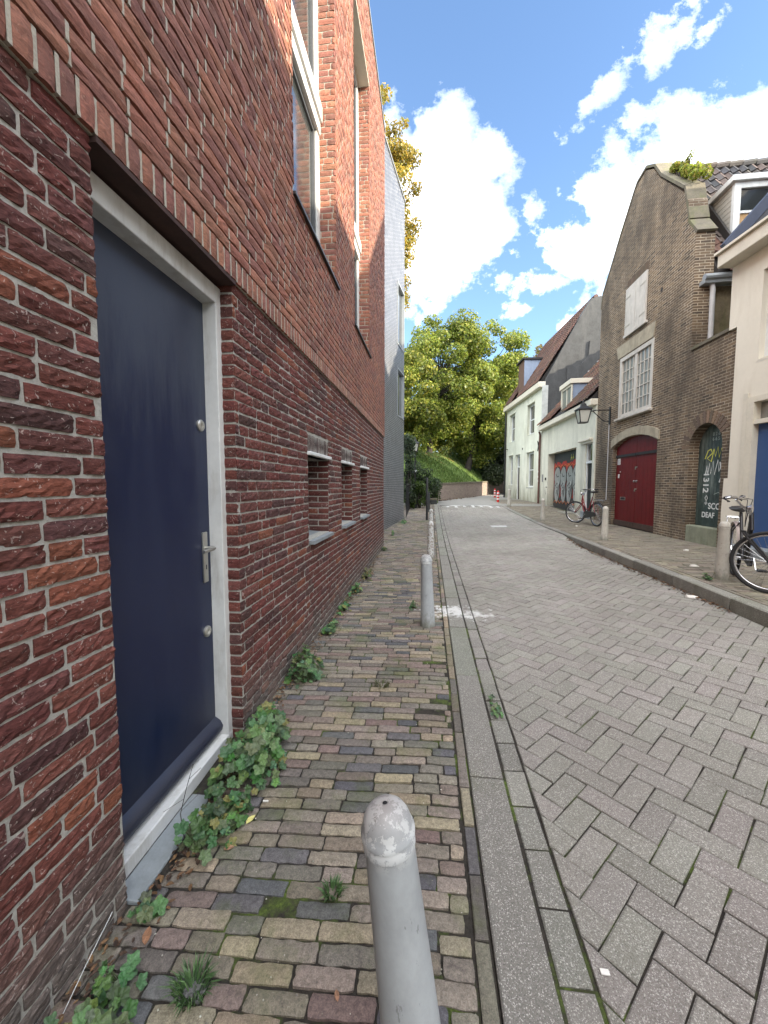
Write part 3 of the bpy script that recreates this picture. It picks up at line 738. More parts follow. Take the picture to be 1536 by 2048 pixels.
# double door
mb = MB(); mid = (DY0 + DY1) / 2
dl = thing('double_door', '', None); del dl['label']; bpy.data.objects.remove(dl)
def zarc(y):
    for (a, b), (c, d) in zip(darc, darc[1:]):
        if a <= y <= c: return b + (d - b) * (y - a) / (c - a)
    return 2.46
for s_, (ya, yb) in enumerate(((DY0 + .01, mid - .004), (mid + .004, DY1 - .01))):
    mb = MB(); n = 6
    for i in range(n):
        a, b = ya + (yb - ya) * i / n + .002, ya + (yb - ya) * (i + 1) / n - .002
        mb.poly([(a, .26), (b, .26), (b, zarc(b)), ((a + b) / 2, zarc((a + b) / 2)), (a, zarc(a))], X0 + .1, X0 + .14, 'yz')
    dleaf = mb.build('door', m_red, wh, off=OW)
    if s_ == 0: first = dleaf
    mb = MB(); mb.box(X0 + .07, X0 + .099, ya + .01, yb - .005, 2.18, 2.25); mb.build('rail', m_dirt, dleaf, off=OW)
    mb = MB(); mb.box(X0 + .075, X0 + .099, ya, yb, .255, .4); mb.build('kick_board', plain('worn_wood', (.06, .035, .025), .9, .3, 10), dleaf, off=OW)
mb = MB()
for z in (1.86, 1.28): mb = MB(); mb.box(X0 + .085, X0 + .099, mid - .07, mid + .02, z, z + .025); mb.box(X0 + .083, X0 + .099, mid + .0, mid + .025, z - .05, z); mb.build('lock', m_steel, first, off=OW)
mb = MB()
mb.lathe([(.028, 0), (.028, .02), (.01, .03)], 14, at=(X0 + .099, mid - .06, 1.5), M=Matrix.Rotation(R(-90), 4, 'Y')); mb.build('knob', m_steel, first, off=OW); mb = MB(); mb.lathe([(.028, 0), (.028, .02), (.01, .03)], 14, at=(X0 + .099, mid + .06, 1.5), M=Matrix.Rotation(R(-90), 4, 'Y'))
mb.build('knob', m_steel, first, off=OW)
mb = MB(); mb.box(X0 + .09, X0 + .099, 11.42, 11.7, .98, .99); mb.box(X0 + .09, X0 + .099, 11.42, 11.7, 1.055, 1.065); mb.box(X0 + .09, X0 + .099, 11.42, 11.43, .99, 1.055); mb.box(X0 + .09, X0 + .099, 11.69, 11.7, .99, 1.055); mb.box(X0 + .096, X0 + .0995, 11.43, 11.69, .99, 1.055, 1)
mb.build('letterbox', [m_steel, m_black], first, off=OW)
mb = MB(); m_paper = plain('paper', (.62, .6, .56), .8)
mb.box(X0 + .088, X0 + .0985, 11.8, 11.87, 1.6, 1.71); mb.build('sticker', m_paper, first, off=OW); mb = MB(); mb.box(X0 + .088, X0 + .0985, 11.74, 11.77, 1.76, 1.79); mb.build('sticker', m_paper, first, off=OW); mb = MB(); mb.box(X0 + .09, X0 + .0985, 11.78, 11.93, 1.98, 2.15)
m_grey = plain('grey_print', (.2, .2, .2), .8)
for k in range(4): mb.box(X0 + .0885, X0 + .0899, 11.8, 11.91, 2.0 + k * .033, 2.012 + k * .033, 1)
mb.build('notice', [m_paper, m_grey], first, off=OW)
# large window and shutters
m_clap = plain('clapboard', (.4, .38, .33), .8, .1, 8, stain=(.2, .19, .16))
m_greyglass = plain('dusty_glass', (.2, .21, .19), .25, .15, 2, spec=.8)
m_offwhite = plain('weathered_white', (.5, .47, .42), .7, .1, 5, stain=(.25, .23, .19))
window(wh, 10.152, 11.798, 3.262, 4.918, X0 + .02, 8, 5, .1, m_offwhite, m_greyglass, .022, proud=.035, split=.13, off=OW, depth=.04)
mb = MB(); mb.box(X0 - .045, X0 - .005, 10.55, 11.045, 5.47, 6.69, bev=.004); mb.build('shutter', m_offwhite, wh, off=OW); mb = MB(); mb.box(X0 - .043, X0 - .005, 11.068, 11.57, 5.47, 6.69, bev=.004)
mb.box(X0 - .06, X0, 10.5, 11.6, 5.41, 5.471)
for a in (10.6, 11.3):
    pass
sh_ = mb.build('shutter', m_offwhite, wh, off=OW)
for a in (10.56, 11.3):
    for z in (5.68, 6.42): mb = MB(); mb.box(X0 - .052, X0 - .0452, a, a + .26, z, z + .028); mb.build('hinge', m_clap, sh_, off=OW)
# arched side door with writing
m_greendoor = plain('dark_green_paint', (.03, .05, .045), .6, .5, 3, .1, stain=(.26, .3, .27), stscale=1.6)
m_gblack = plain('blackened_paint', (.012, .012, .012), .7, .2, 6)
mb = MB()
for i in range(5):
    a, b = AC - AR + .0 + i * .182 + .003, AC - AR + (i + 1) * .182 - .003
    mb.box(X0 + .19, X0 + .22, a, b, .58, 2.62)
adoor = mb.build('door', [m_greendoor], wh, off=OW); tag(adoor, 'narrow dark green plank door covered in painted tags')
mb = MB(); mb.box(X0 + .005, X0 + .185, AC - AR + .002, AC + AR - .002, .2, .58, bev=.02); mb.build('doorstep', plain('step_stone', (.2, .21, .15), .9, .2, 5, .3, stain=(.1, .12, .06)), wh, off=OW)
m_wpaint = plain('spray_white', (.6, .62, .6), .6, .1, 20); m_ypaint = plain('spray_yellow', (.5, .5, .08), .6, .2, 20)
m_spaint = plain('spray_pale', (.25, .3, .27), .6, .1, 20)
def wallM(x, y, z, rot=0):
    # text lying in the street facade, read from the street (facing -x)
    return Matrix.Translation((x - OW[0], y - OW[1], z - OW[2])) @ Matrix(((0, 0, -1, 0), (-1, 0, 0, 0), (0, 1, 0, 0), (0, 0, 0, 1))) @ Matrix.Rotation(rot, 4, 'Z')
gx = X0 + .188
text_mesh('graffiti', '1312', .21, wallM(gx, 8.44, 1.45, R(-90)), m_wpaint, adoor, .001, .004)
text_mesh('graffiti', 'SCO', .17, wallM(gx, 8.17, .98), m_wpaint, adoor, .001, .003)
text_mesh('graffiti', 'DEAF', .15, wallM(gx, 8.33, .8), m_wpaint, adoor, .001, .003)
text_mesh('graffiti', '♀' if False else '8 2 6\n6 6 5', .095, wallM(gx, 8.22, 2.34), m_spaint, adoor, .001, .001)
def stroke(name, pts, r, mat, parent, x, off, close=False):
    mb = MB(); n = []
    for k in range(len(pts)):
        n.append(pts[k])
    mb.tube([(x, a, b) for a, b in n], r, 6); 
    mb.v = [(x + (p[0] - x) * .12, p[1], p[2]) for p in mb.v]
    return mb.build(name, mat, parent, off=off)
stroke('graffiti', [(8.5, 1.92), (8.42, 2.08), (8.34, 2.1), (8.3, 2.02), (8.44, 1.93), (8.32, 1.86), (8.26, 2.1), (8.22, 1.95), (8.16, 2.13), (8.12, 1.93), (8.04, 2.15), (8.0, 1.84), (8.06, 2.1), (7.98, 2.08)], .014, m_ypaint, adoor, gx, OW)
stroke('graffiti', [(8.46, 1.6), (8.43, 1.78), (8.4, 1.62), (8.36, 1.83), (8.32, 1.62), (8.27, 1.86), (8.22, 1.6), (8.14, 1.88), (8.1, 1.66), (8.04, 1.8), (8.09, 1.84), (8.02, 1.6), (8.08, 1.45)], .015, m_wpaint, adoor, gx, OW)
stroke('graffiti', [(8.2, 1.22), (8.08, 1.26), (7.98, 1.2), (7.9, 1.1)], .008, m_spaint, adoor, gx, OW)
stroke('graffiti', [(8.44, 1.14), (8.4, 1.19), (8.36, 1.14), (8.4, 1.09), (8.44, 1.14), (8.4, 1.09), (8.4, 1.0), (8.44, 1.04), (8.36, 1.04)], .008, m_wpaint, adoor, gx, OW)
# side wall, roof, gutter, pipe
m_mossplaster = plain('mossy_plaster', (.17, .14, .09), .95, .4, 4, .5, stain=(.1, .115, .03), stscale=1.6)
mb = MB(); mb.box(X0 + .361, 12, 8.85, 13.18, .1, 5.5); mb.build('side_wall', m_mossplaster, wh, off=OW)
mb = MB(); mb.box(X0 + .361, 12, 7.62, 8.84, .1, 4.0); mb.build('annex', m_mossplaster, wh, off=OW)
mb = MB()
ev, rg = (8.62, 5.6), (11.0, 9.2)
mb.poly([(8.7, 5.5), (8.7, 5.66), (11, 9.12), (13.3, 5.66), (13.3, 5.5)], X0 + .37, 12.2, 'yz', 1)
sl = Vector((0, rg[0] - ev[0], rg[1] - ev[1])); sn_ = sl.normalized()
DK = [(.05, .045, .045), (.065, .055, .052), (.04, .04, .045), (.085, .06, .052), (.06, .05, .048)]
RD = [(.16, .075, .05), (.14, .065, .046), (.12, .06, .048), (.18, .085, .058), (.085, .06, .05)]
def dcut(p): return 6.17 < p.x < 8.7 and p.y > 9.05 and p.z < 7.6
tile_roof(mb, (X0 + .4, ev[0], ev[1]), (1, 0, 0), sl, 32, 14, .2, sl.length / 14, lambda p: (DK + RD[4:]) if p.z > 7.4 - (p.x - 5.7) * .3 else RD, cut=dcut)
tile_roof(mb, (X0 + .4, 13.38, 5.6), (1, 0, 0), (0, -sl.y, sl.z), 20, 14, .32, sl.length / 14, DK)
for i in range(22): mb.tube([(X0 + .42 + i * .3, 11, 9.24), (X0 + .74 + i * .3, 11, 9.265)], .1, 10, 0, pick(DK))
mb.build('roof', [m_tile, m_dirt], wh, off=OW)
mb = MB(); mb.tube([(X0 + .1, 8.68, 5.53), (7.0, 8.68, 5.57)], .065, 10); mb.box(X0 + .1, 7, 8.66, 8.86, 5.42, 5.5); mb.build('gutter', m_zinc, wh, off=OW)
m_pipe = plain('pipe_grey', (.42, .42, .42), .6, .1, 6)
mb = MB(); mb.tube([(X0 + .28, 8.74, 5.5), (X0 + .3, 8.73, 5.3), (X0 + .3, 8.72, 4.25)], .045, 12); mb.tube([(X0 + .3, 8.72, 4.3), (X0 + .3, 8.72, 4.2)], .058, 12); mb.build('downpipe', m_pipe, wh, off=OW, smooth='auto')
# dormer with boarded window
pass
def osb():
    m, nt, b = nodes('chipboard'); t = NT(nt); o = t.tex()
    v = t.n('ShaderNodeTexVoronoi'); v.inputs['Scale'].default_value = 22; t.l(t.mapping(o, (1, 1, .5), rot=(0, .7, 0)), v.inputs[0])
    c = t.ramp(v.outputs['Color'], [(0, (.36, .22, .1)), (.5, (.48, .32, .16)), (1, (.55, .38, .2))]); t.l(c, b.inputs['Base Color']); b.inputs['Roughness'].default_value = .85; return m
m_osb = osb()
dx0, dx1, dy = 6.17, 8.6, 9.15
zb, zt_ = 6.1, 7.58
dorm = MB()
def slopey(z): return ev[0] + (z - ev[1]) * sl.y / sl.z
dorm.poly([(dy, zb), (slopey(zb) + .2, zb), (slopey(zt_) + .2, zt_), (dy, zt_)], dx0, dx0 + .04, 'yz')
for k in range(14):
    z = zb + .03 + k * .106; dorm.poly([(dy + .005, z), (slopey(z) + .2, z), (slopey(z) + .2, z + .095), (dy + .005, z + .095)], dx0 - .014, dx0 - .001, 'yz')
dorm.box(dx0 + .04, dx1, dy + .05, dy + .07, zb, zt_, 0)
dm = dorm.build('dormer', m_clap, wh, off=OW)
mb = MB(); mb.box(dx0 - .1, dx1 + .1, dy - .1, slopey(zt_) + .3, zt_, zt_ + .11, bev=.01); mb.build('dormer_roof', m_white, dm, off=OW)
mb = MB(); mb.box(dx0 - .02, dx0 + .1, dy - .04, dy + .04, zb, zt_ - .001); mb.box(dx0 + .1, dx1, dy - .04, dy + .04, zt_ - .12, zt_ - .001); mb.box(dx0 + .1, dx1, dy - .04, dy + .04, zb, zb + .08)
for x in (6.85, 7.5): mb.box(x, x + .05, dy - .03, dy + .03, 7.02, zt_ - .12)
mb.box(dx0 + .1, dx1, dy - .031, dy + .03, 6.97, 7.02); mb.build('dormer_frame', m_white, dm, off=OW)
mb = MB(); mb.box(dx0 + .1, dx1, dy - .01, dy + .01, zb + .08, 6.97); mb.build('board', m_osb, dm, off=OW)
mb = MB(); mb.box(dx0 + .1, dx1, dy + .005, dy + .015, 7.02, zt_ - .12); mb.build('pane', m_pane, dm, off=OW)
mb = MB(); mb.beam((6.08, slopey(6.2) - .06, 6.27), (6.08, slopey(7.5) - .06, 7.57), .14, .05, up=(1, 0, 0)); mb.build('flashing', m_dirt, dm, off=OW)
# iron anchor and hole
mb = MB(); mb.lathe([(.035, 0), (.05, .006), (.02, .012)], 10, at=(X0 + .002, 9.95, 5.92), M=Matrix.Rotation(R(-90), 4, 'Y'))
mb.build('wall_anchor', m_dirt, wh, off=OW)
for y, z in ((9.3, 1.75), (9.45, 2.0)): mb = MB(); mb.tube([(X0 - .012, y - .03, z), (X0 - .016, y, z + .03), (X0 - .012, y + .03, z)], .008, 6); mb.build('hook', m_dirt, wh, off=OW)

# ------------------------------------------------------------------ low white house with garage door
gh = thing('garage_house', 'low cream rendered house with painted garage door and tiled roof with dormer', 'building', (5.3, 16.2, .35)); OG = (5.3, 16.2, .35)
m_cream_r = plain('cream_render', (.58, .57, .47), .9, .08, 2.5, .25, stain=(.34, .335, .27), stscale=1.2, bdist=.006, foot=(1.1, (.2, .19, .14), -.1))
mb = MB(); mb.wall([rect(13.22, 19.3, 0, 3.96), rect(14.92, 18.28, .3, 2.78), rect(13.46, 14.06, .2, 2.85)], X0, X0 + .3)
mb.box(X0 + .301, 9.5, 13.22, 19.28, 0, 4.0)
mb.box(X0 - .035, X0 - .001, 13.222, 13.4, .2, 3.95)
mb.build('wall', m_cream_r, gh, off=OG)
mb = MB(); mb.box(X0 - .22, X0 + .1, 13.21, 19.32, 3.96, 4.16, bev=.015); mb.build('cornice', m_cream, gh, off=OG)
m_garage = plain('garage_door_paint', (.025, .025, .024), .6, .3, 3, stain=(.045, .04, .035))
mb = MB(); gxp = X0 + .27; mb.box(gxp, gxp + .02, 14.93, 18.27, .33, 2.779); gd = mb.build('garage_door', m_garage, gh, off=OG)
# sprayed lettering on the garage door, laid in thin coats
def ell(cy, cz, ry, rz_, n=22, a=0): return [(cy + ry * math.cos(2 * PI * k / n) * math.cos(a) - rz_ * math.sin(2 * PI * k / n) * math.sin(a), cz + ry * math.cos(2 * PI * k / n) * math.sin(a) + rz_ * math.sin(2 * PI * k / n) * math.cos(a)) for k in range(n)]
m_silver = plain('spray_silver', (.24, .26, .25), .45, .15, 4, metal=.2); m_sred = plain('spray_red', (.3, .02, .012), .6, .4, 2); m_orange = plain('spray_orange', (.5, .13, .03), .6, .3, 8)
mb = MB(); r3 = random.Random(4)
zz = [14.94 + i * .12 for i in range(28)]
mb.poly([(14.935, 2.25)] + [(y, 2.3 + r3.uniform(-.04, .12)) for y in zz] + [(18.26, 2.2)] + [(y, .95 + r3.uniform(-.08, .08) - (.12 if i % 3 == 0 else 0)) for i, y in enumerate(zz[::-1])], gxp - .003, gxp, 'yz', 0)
mb.build('graffiti', [m_sred], gd, off=OG)
letters = [(17.75, .42), (17.0, .36), (16.25, .36), (15.6, .34), (15.1, .2)]
def st(mb, pts, r, x, mi=0):
    o = len(mb.v); mb.tube([(x, a, b) for a, b in pts], r, 6, mi)
    for i in range(o, len(mb.v)): p = mb.v[i]; mb.v[i] = (x + (p[0] - x) * .12, p[1], p[2])
def stg(pts, r, m, x): mb = MB(); st(mb, pts, r, x); return mb.build('graffiti', m, gd, off=OG)
for k, (cy, w_) in enumerate(letters):
    mb = MB(); blk = MB()
    cl_ = lambda L: [(min(18.25, max(14.94, p[0])), p[1]) for p in L]
    for n_, (dy_, dz, ry, rz_, a) in enumerate(((0, 1.72, w_ * .9, .42, 0), (-.02 if k % 2 else .04, 1.1, w_ * .75, .46, .12 * (-1) ** k), (.12, 1.4, w_ * .55, .3, .3 * (-1) ** k))):
        blk.poly(cl_(ell(cy + dy_, dz + .02, ry + .07, rz_ + .09, a=a)), gxp - .006 - n_ * .0003, gxp - .0031, 'yz', 0)
        mb.poly(cl_(ell(cy + dy_, dz + .02, ry, rz_, a=a)), gxp - .01 - n_ * .0009, gxp - .0075, 'yz', 0)
    blk.build('graffiti', m_gblack, gd, off=OG); mb.build('graffiti', m_silver, gd, off=OG)
    stg([(cy + w_ * .5, 1.9), (cy + w_ * .1, 1.75), (cy - w_ * .4, 1.78)], .02, m_gblack, gxp - .015)
    stg([(cy + w_ * .6, 1.35), (cy, 1.5), (cy - w_ * .5, 1.3), (cy - w_ * .2, .95)], .022, m_gblack, gxp - .015)
    stg([(cy + w_ * .3, 1.0), (cy + .02, 1.2), (cy - w_ * .25, .9)], .018, m_gblack, gxp - .015)
    stg(ell(cy, 1.12, w_ * .3, .2)[:16], .016, m_gblack, gxp - .015)
    stg([(cy + w_ * .75, 1.6), (cy + w_ * .8, 1.85), (cy + w_ * .5, 2.04)], .014, m_wpaint, gxp - .017); stg([(cy - w_ * .3, 1.55), (cy - w_ * .3, 1.4)], .02, m_wpaint, gxp - .017)
    stg([(cy + w_ * .35, .8), (cy + w_ * .5, 1.05), (cy + w_ * .2, 1.25)], .012, m_wpaint, gxp - .017)
stg([(14.98 + i * .2, 2.2 + (.05 if i % 2 else -.03)) for i in range(17)], .016, m_orange, gxp - .012)
stg([(14.98 + i * .2, .66 + (.07 if i % 2 else -.05)) for i in range(17)], .016, m_orange, gxp - .012)
stg([(16.5, 2.3), (16.35, 2.12), (16.2, 2.3)], .02, m_orange, gxp - .012)
for cy in (16.1, 15.9, 15.45, 15.3): stg([(cy + .05, 2.62), (cy, 2.45), (cy + .07, 2.4), (cy + .07, 2.5), (cy - .03, 2.48)], .016, m_ypaint, gxp - .012)
mb = MB(); mb.box(X0 - .3, X0 + .268, 14.93, 18.27, .2, .36, bev=.01); mb.build('threshold', plain('old_concrete', (.22, .21, .17), .9, .2, 6, .3, stain=(.12, .12, .09)), gh, off=OG)
# front door with fanlight and hood
mb = MB()
mb.box(X0 + .04, X0 + .12, 13.462, 13.53, .5, 2.85); mb.box(X0 + .04, X0 + .12, 13.99, 14.058, .5, 2.85); mb.box(X0 + .041, X0 + .12, 13.53, 13.99, 2.78, 2.85); mb.box(X0 + .0, X0 + .12, 13.53, 13.99, 2.13, 2.21)
dfr = mb.build('door_frame', m_white, gh, off=OG)
mb = MB(); mb.box(X0 + .09, X0 + .1, 13.53, 13.99, 2.21, 2.78); mb.build('pane', m_pane, dfr, off=OG)
mb = MB(); mb.box(X0 + .08, X0 + .11, 13.53, 13.99, .5, 2.13); mb.build('door', m_gblack, gh, off=OG)
mb = MB(); mb.box(X0 - .14, X0 - .001, 13.41, 14.45, 2.88, 2.95, bev=.01); mb.box(X0 - .07, X0 - .001, 13.43, 14.35, 2.8, 2.879); mb.build('door_hood', m_cream, gh, off=OG)
mb = MB(); mb.box(X0 - .1, X0 + .2, 13.44, 14.08, .25, .5, bev=.01); mb.build('doorstep', m_bluestone, gh, off=OG)
mb = MB(); mb.box(X0 - .03, X0 - .001, 18.95, 19.08, 1.55, 1.9, 0); mb.build('meter_cover', m_grey, gh, off=OG)
mb = MB(); mb.box(X0 - .03, X0 - .001, 18.48, 18.62, 1.62, 1.74, 0); mb.build('intercom', m_dirt, gh, off=OG); mb = MB(); mb.lathe([(.03, 0), (.03, .02), (.01, .03)], 10, at=(X0, 18.42, 1.3), M=Matrix.Rotation(R(-90), 4, 'Y')); mb.build('bell_push', m_dirt, gh, off=OG)
stroke('graffiti', [(18.6, .95), (18.7, 1.1), (18.62, 1.2), (18.52, 1.1), (18.62, 1.05), (18.48, .95), (18.44, 1.12), (18.52, 1.0)], .01, m_grey, gh, X0 - .004, OG)
# roof
mb = MB(); sl2 = Vector((1, 0, 1.09)); L2 = 4.3
mb.poly([(5.1, 4.1), (5.1, 4.18), (8.6, 7.95), (8.6, 4.1)], 13.24, 19.27, 'xz', 1)
tile_roof(mb, (5.08, 13.25, 4.2), (0, 1, 0), sl2, 30, 17, .2, .3, RD + [(.12, .08, .05)], cut=lambda p: 15.95 < p.y < 17.1 and p.x < 6.2, seed=6)
mb.build('roof', [m_tile, m_dirt], gh, off=OG)
m_zincb = plain('blue_zinc', (.22, .27, .36), .5, .12, 3, metal=.1, stain=(.16, .19, .26))
mb = MB(); d0, d1, dxf = 15.93, 17.13, 5.45
mb.poly([(dxf, 4.2), (dxf, 5.32), (6.45, 5.32)], d0, d0 + .03, 'xz'); mb.box(dxf + .06, dxf + .08, d0 + .03, d1, 4.2, 5.3)
dm2 = mb.build('dormer', m_zincb, gh, off=OG)
mb = MB(); mb.box(dxf - .1, 6.9, d0 - .06, d1 + .06, 5.32, 5.5, bev=.01); mb.build('dormer_roof', m_cream, dm2, off=OG)
window(dm2, d0, d1, 4.3, 5.318, dxf - .04, 2, 1, .08, m_cream, m_greyglass, .06, off=OG, sill=False)
mb = MB()
r4 = random.Random(2)
for i in range(26):
    f = i / 25; mb.box(5.25 + f * 3.2 - .06, 5.25 + f * 3.2 + .07, 19.1 + r4.uniform(0, .06), 19.29, 4.22 + f * 3.5, 4.36 + f * 3.5 + r4.uniform(0, .09))
mb.build('mortar_fillet', plain('pale_mortar', (.36, .37, .38), .9, .2, 10), gh, off=OG)

# ------------------------------------------------------------------ far white house
fh = thing('corner_house', 'two storey white house with steep red tiled roof at the bend, grey gable end', 'building', (5.28, 19.32, 0), R(4))
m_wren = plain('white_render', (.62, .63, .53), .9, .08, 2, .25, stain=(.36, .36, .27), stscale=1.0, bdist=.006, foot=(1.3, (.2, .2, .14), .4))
mb = MB()
UW = [(1.12, 2.2, 4.02, 5.57), (4.52, 5.6, 4.02, 5.63)]; LW = [(1.07, 2.15, 1.28, 3.1), (4.8, 5.6, 1.38, 3.18)]; DR = (3.38, 4.15, .55, 3.13)
mb.wall([rect(0, 6.35, -.1, 6.02)] + [rect(*q) for q in UW + LW + [DR]], 0, .3)
mb.box(.301, 5.1, .301, 6.35, -.1, 6.0)
mb.build('wall', m_wren, fh)
m_greyren = plain('dark_grey_render', (.05, .052, .053), .95, .25, 3, .4, stain=(.1, .1, .098), stscale=.8)
mb = MB(); mb.poly([(.02, 0), (.02, 6.1), (.15, 6.45), (.95, 8.0), (1.68, 9.35), (2.1, 10.02), (2.5, 10.12), (2.9, 10.0), (5.15, 6.1), (5.15, 0)], -.02, .3, 'xz')
gab = mb.build('gable_wall', m_greyren, fh)
mb = MB(); mb.poly([(1.05, 5.9), (1.05, 6.9), (1.6, 6.95), (2.0, 7.4), (2.05, 8.1), (2.6, 8.1), (2.6, 5.9)], -.1, -.021, 'xz'); mb.build('chimney_breast', m_greyren, gab)
mb = MB(); mb.box(-.05, .22, -.045, -.021, 4.3, 6.1); mb.build('white_edge', plain('pale_edge', (.4, .42, .4), .9, .2, 6), gab)
mb = MB(); mb.box(-.22, .1, -.03, 6.4, 6.02, 6.28, bev=.02); mb.build('cornice', m_cream, fh)
mb = MB(); sl3 = Vector((2.45, 0, 3.85))
mb.poly([(-.1, 6.25), (-.1, 6.3), (2.35, 10.1), (4.9, 6.25)], .3, 6.35, 'xz', 1)
RF = [(.13, .065, .048), (.11, .058, .046), (.145, .075, .052), (.1, .06, .05)]
tile_roof(mb, (-.16, .1, 6.32), (0, 1, 0), sl3, 31, 15, .2, sl3.length / 15, RF, cut=lambda p: 3.4 < p.y < 4.4 and p.x < 1.15, seed=9)
for i in range(20): mb.tube([(2.34, .1 + i * .31, 10.16), (2.34, .43 + i * .31, 10.18)], .1, 8, 0, pick(RF))
mb.build('roof', [m_tile, m_dirt], fh)
for q in UW: window(fh, q[0], q[1], q[2], q[3], .12, 1, 2, .08, m_white, m_pane, .05)
for q in LW: window(fh, q[0], q[1], q[2], q[3], .12, 1, 2, .08, m_white, m_pane, .04, sillmat=m_bluestone)
mb = MB(); mb.box(.1, .18, DR[0], DR[0] + .08, DR[2], DR[3]); mb.box(.1, .18, DR[1] - .08, DR[1], DR[2], DR[3]); mb.box(.101, .18, DR[0] + .08, DR[1] - .08, 2.4, 2.48); mb.box(.101, .18, DR[0] + .08, DR[1] - .08, 3.05, 3.13)
f_ = mb.build('door_frame', m_white, fh)
mb = MB(); mb.box(.15, .16, DR[0] + .08, DR[1] - .08, 2.48, 3.05); mb.build('pane', m_pane, f_)
mb = MB(); mb.box(.13, .17, DR[0] + .08, DR[1] - .08, DR[2], 2.4); mb.build('door', plain('brown_door', (.035, .022, .016), .5, .2, 4), fh)
for q in UW + LW + [DR]:
    mb = MB(); mb.box(-.05, -.002, q[0] - .06, q[1] + .06, q[3] + .01, q[3] + .06); mb.build('drip_mould', m_wren, fh)
mb = MB(); xf = .12; mb.poly([(xf, 6.3), (xf, 8.35), (1.4, 8.35)], 3.36, 3.39, 'xz'); mb.box(xf + .03, xf + .05, 3.39, 4.4, 6.3, 8.3); dm3 = mb.build('dormer', m_zincb, fh)
mb = MB(); mb.box(xf - .02, xf + .02, 3.39, 4.37, 6.4, 8.349); mb.build('front_board', plain('brown_board', (.12, .07, .05), .8, .2, 8), dm3)
mb = MB(); mb.box(xf - .12, 1.6, 3.28, 4.48, 8.35, 8.45); mb.build('dormer_roof', m_dirt, dm3)
mb = MB(); p1_ = Vector((.62, 2.1, 7.56)); mb.beam(p1_, p1_ + Vector((.4, 0, .63)), .4, .05, up=(-.84, 0, .53)); mb.build('skylight', m_zinc, fh)
m_rust = plain('brown_pipe', (.1, .045, .035), .7, .2, 8)
mb = MB(); mb.tube([(-.1, .08, 3.95), (-.06, .08, 3.8), (-.06, .08, .5)], .045, 10); 
dp = mb.build('downpipe', m_rust, fh, smooth='auto')
mb = MB(); 
for z in (1.55, 1.75, 2.0): mb = MB(); mb.box(-.112, -.105, .045, .115, z, z + .09); mb.build('sticker', m_paper, dp)
mb = MB(); mb.tube([(-.08, 6.3, 6.0), (-.08, 6.3, .5)], .05, 10); mb.build('downpipe', m_black, fh, smooth='auto')
mb = MB(); mb.tube([(-.03, .25, 3.0), (-.04, .45, 3.55)], .018, 6); mb.tube([(-.03, .45, 3.05), (-.04, .28, 3.5)], .018, 6); mb.build('wall_anchor', m_dirt, fh); mb = MB(); mb.box(-.25, -.001, 5.9, 5.95, 3.62, 3.66); mb.build('bracket', m_dirt, fh); mb = MB(); mb.box(-.02, -.001, 2.9, 2.98, 3.35, 3.45); mb.build('vent', m_dirt, fh)

# ------------------------------------------------------------------ beige house at the right edge
bh = thing('beige_house', 'smooth beige rendered house with blue door and dark slate roof', 'building', (5.25, 7.6, 0), R(5))
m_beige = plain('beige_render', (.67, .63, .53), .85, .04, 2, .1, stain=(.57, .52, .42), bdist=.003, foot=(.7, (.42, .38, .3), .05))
mb = MB(); BW = [(-1.7, -.5, 3.45, 4.85), (-4.2, -3.0, 3.45, 4.85), (-7, -5.8, 3.45, 4.85), (-4.4, -2.9, .95, 2.75), (-7.2, -5.7, .95, 2.75)]
mb.wall([[(-15, 0), (.0, 0), (.04, .9), (.02, 1.52), (-.06, 1.52), (-.06, 4.13), (.1, 4.13), (.1, 5.2), (-15, 5.2)]] + [rect(*q) for q in BW] + [rect(-1.6, -.38, .3, 2.85)], 0, .3)
mb.box(.301, 6, -15, -.02, 0, 5.2)
mb.build('wall', m_beige, bh)
mb = MB(); mb.box(-.25, .1, -15, .13, 5.2, 5.42, bev=.015); mb.box(-.3, .0, -15, .15, 5.42, 5.46); mb.build('cornice', m_cream, bh)
for q in BW: window(bh, *q, .12, 1, 2, .09, m_white, m_pane, .05, proud=.03)
mb = MB(); mb.box(-.02, .16, -.5, -.382, .3, 2.85); mb.box(-.02, .16, -1.6, -1.48, .3, 2.85); mb.box(-.019, .16, -1.48, -.5, 2.76, 2.85); mb.box(-.01, .16, -1.48, -.5, 2.4, 2.47); mb.box(-.02, -.001, -.38, -.3, .3, 2.93); f_ = mb.build('door_frame', m_cream, bh)
mb = MB(); mb.box(.1, .11, -1.48, -.5, 2.47, 2.76); mb.build('pane', m_pane, f_)
m_blue = plain('blue_door_paint', (.03, .075, .2), .45, .06, 3)
mb = MB(); mb.box(.08, .12, -1.48, -.5, .38, 2.4); mb.build('door', m_blue, bh)
mb = MB(); mb.box(-.2, .1, -1.7, -.3, .1, .38, bev=.01); mb.build('doorstep', m_bluestone, bh)
m_slate = brick_tex('slate', (.03, .03, .035), (.04, .04, .045), (.025, .025, .03), (.01, .01, .01), .25, .16, .004, bump=.6)
mb = MB(); mb.poly([(-.1, 5.45), (-.08, 5.5), (3.0, 9.1), (6.1, 5.5), (6.1, 5.3)], -15, .08, 'xz', 0)
mb.build('roof', m_slate, bh)
m_bluezinc = plain('dark_blue_zinc', (.05, .06, .09), .5, .1, 5, metal=.3)
mb = MB(); mb.beam((-.2, .04, 5.5), (3.0, .04, 9.2), .16, .09, up=(0, 1, 0)); mb.build('verge', m_bluezinc, bh)
mb = MB(); r6 = random.Random(7)
rb = thing('shadow_building', 'unseen tall gabled building behind the beige house, shaped for its shadow', 'building', (12, 4.4, 0))  # out of view; shaped so its roof shadow rises along the red wall
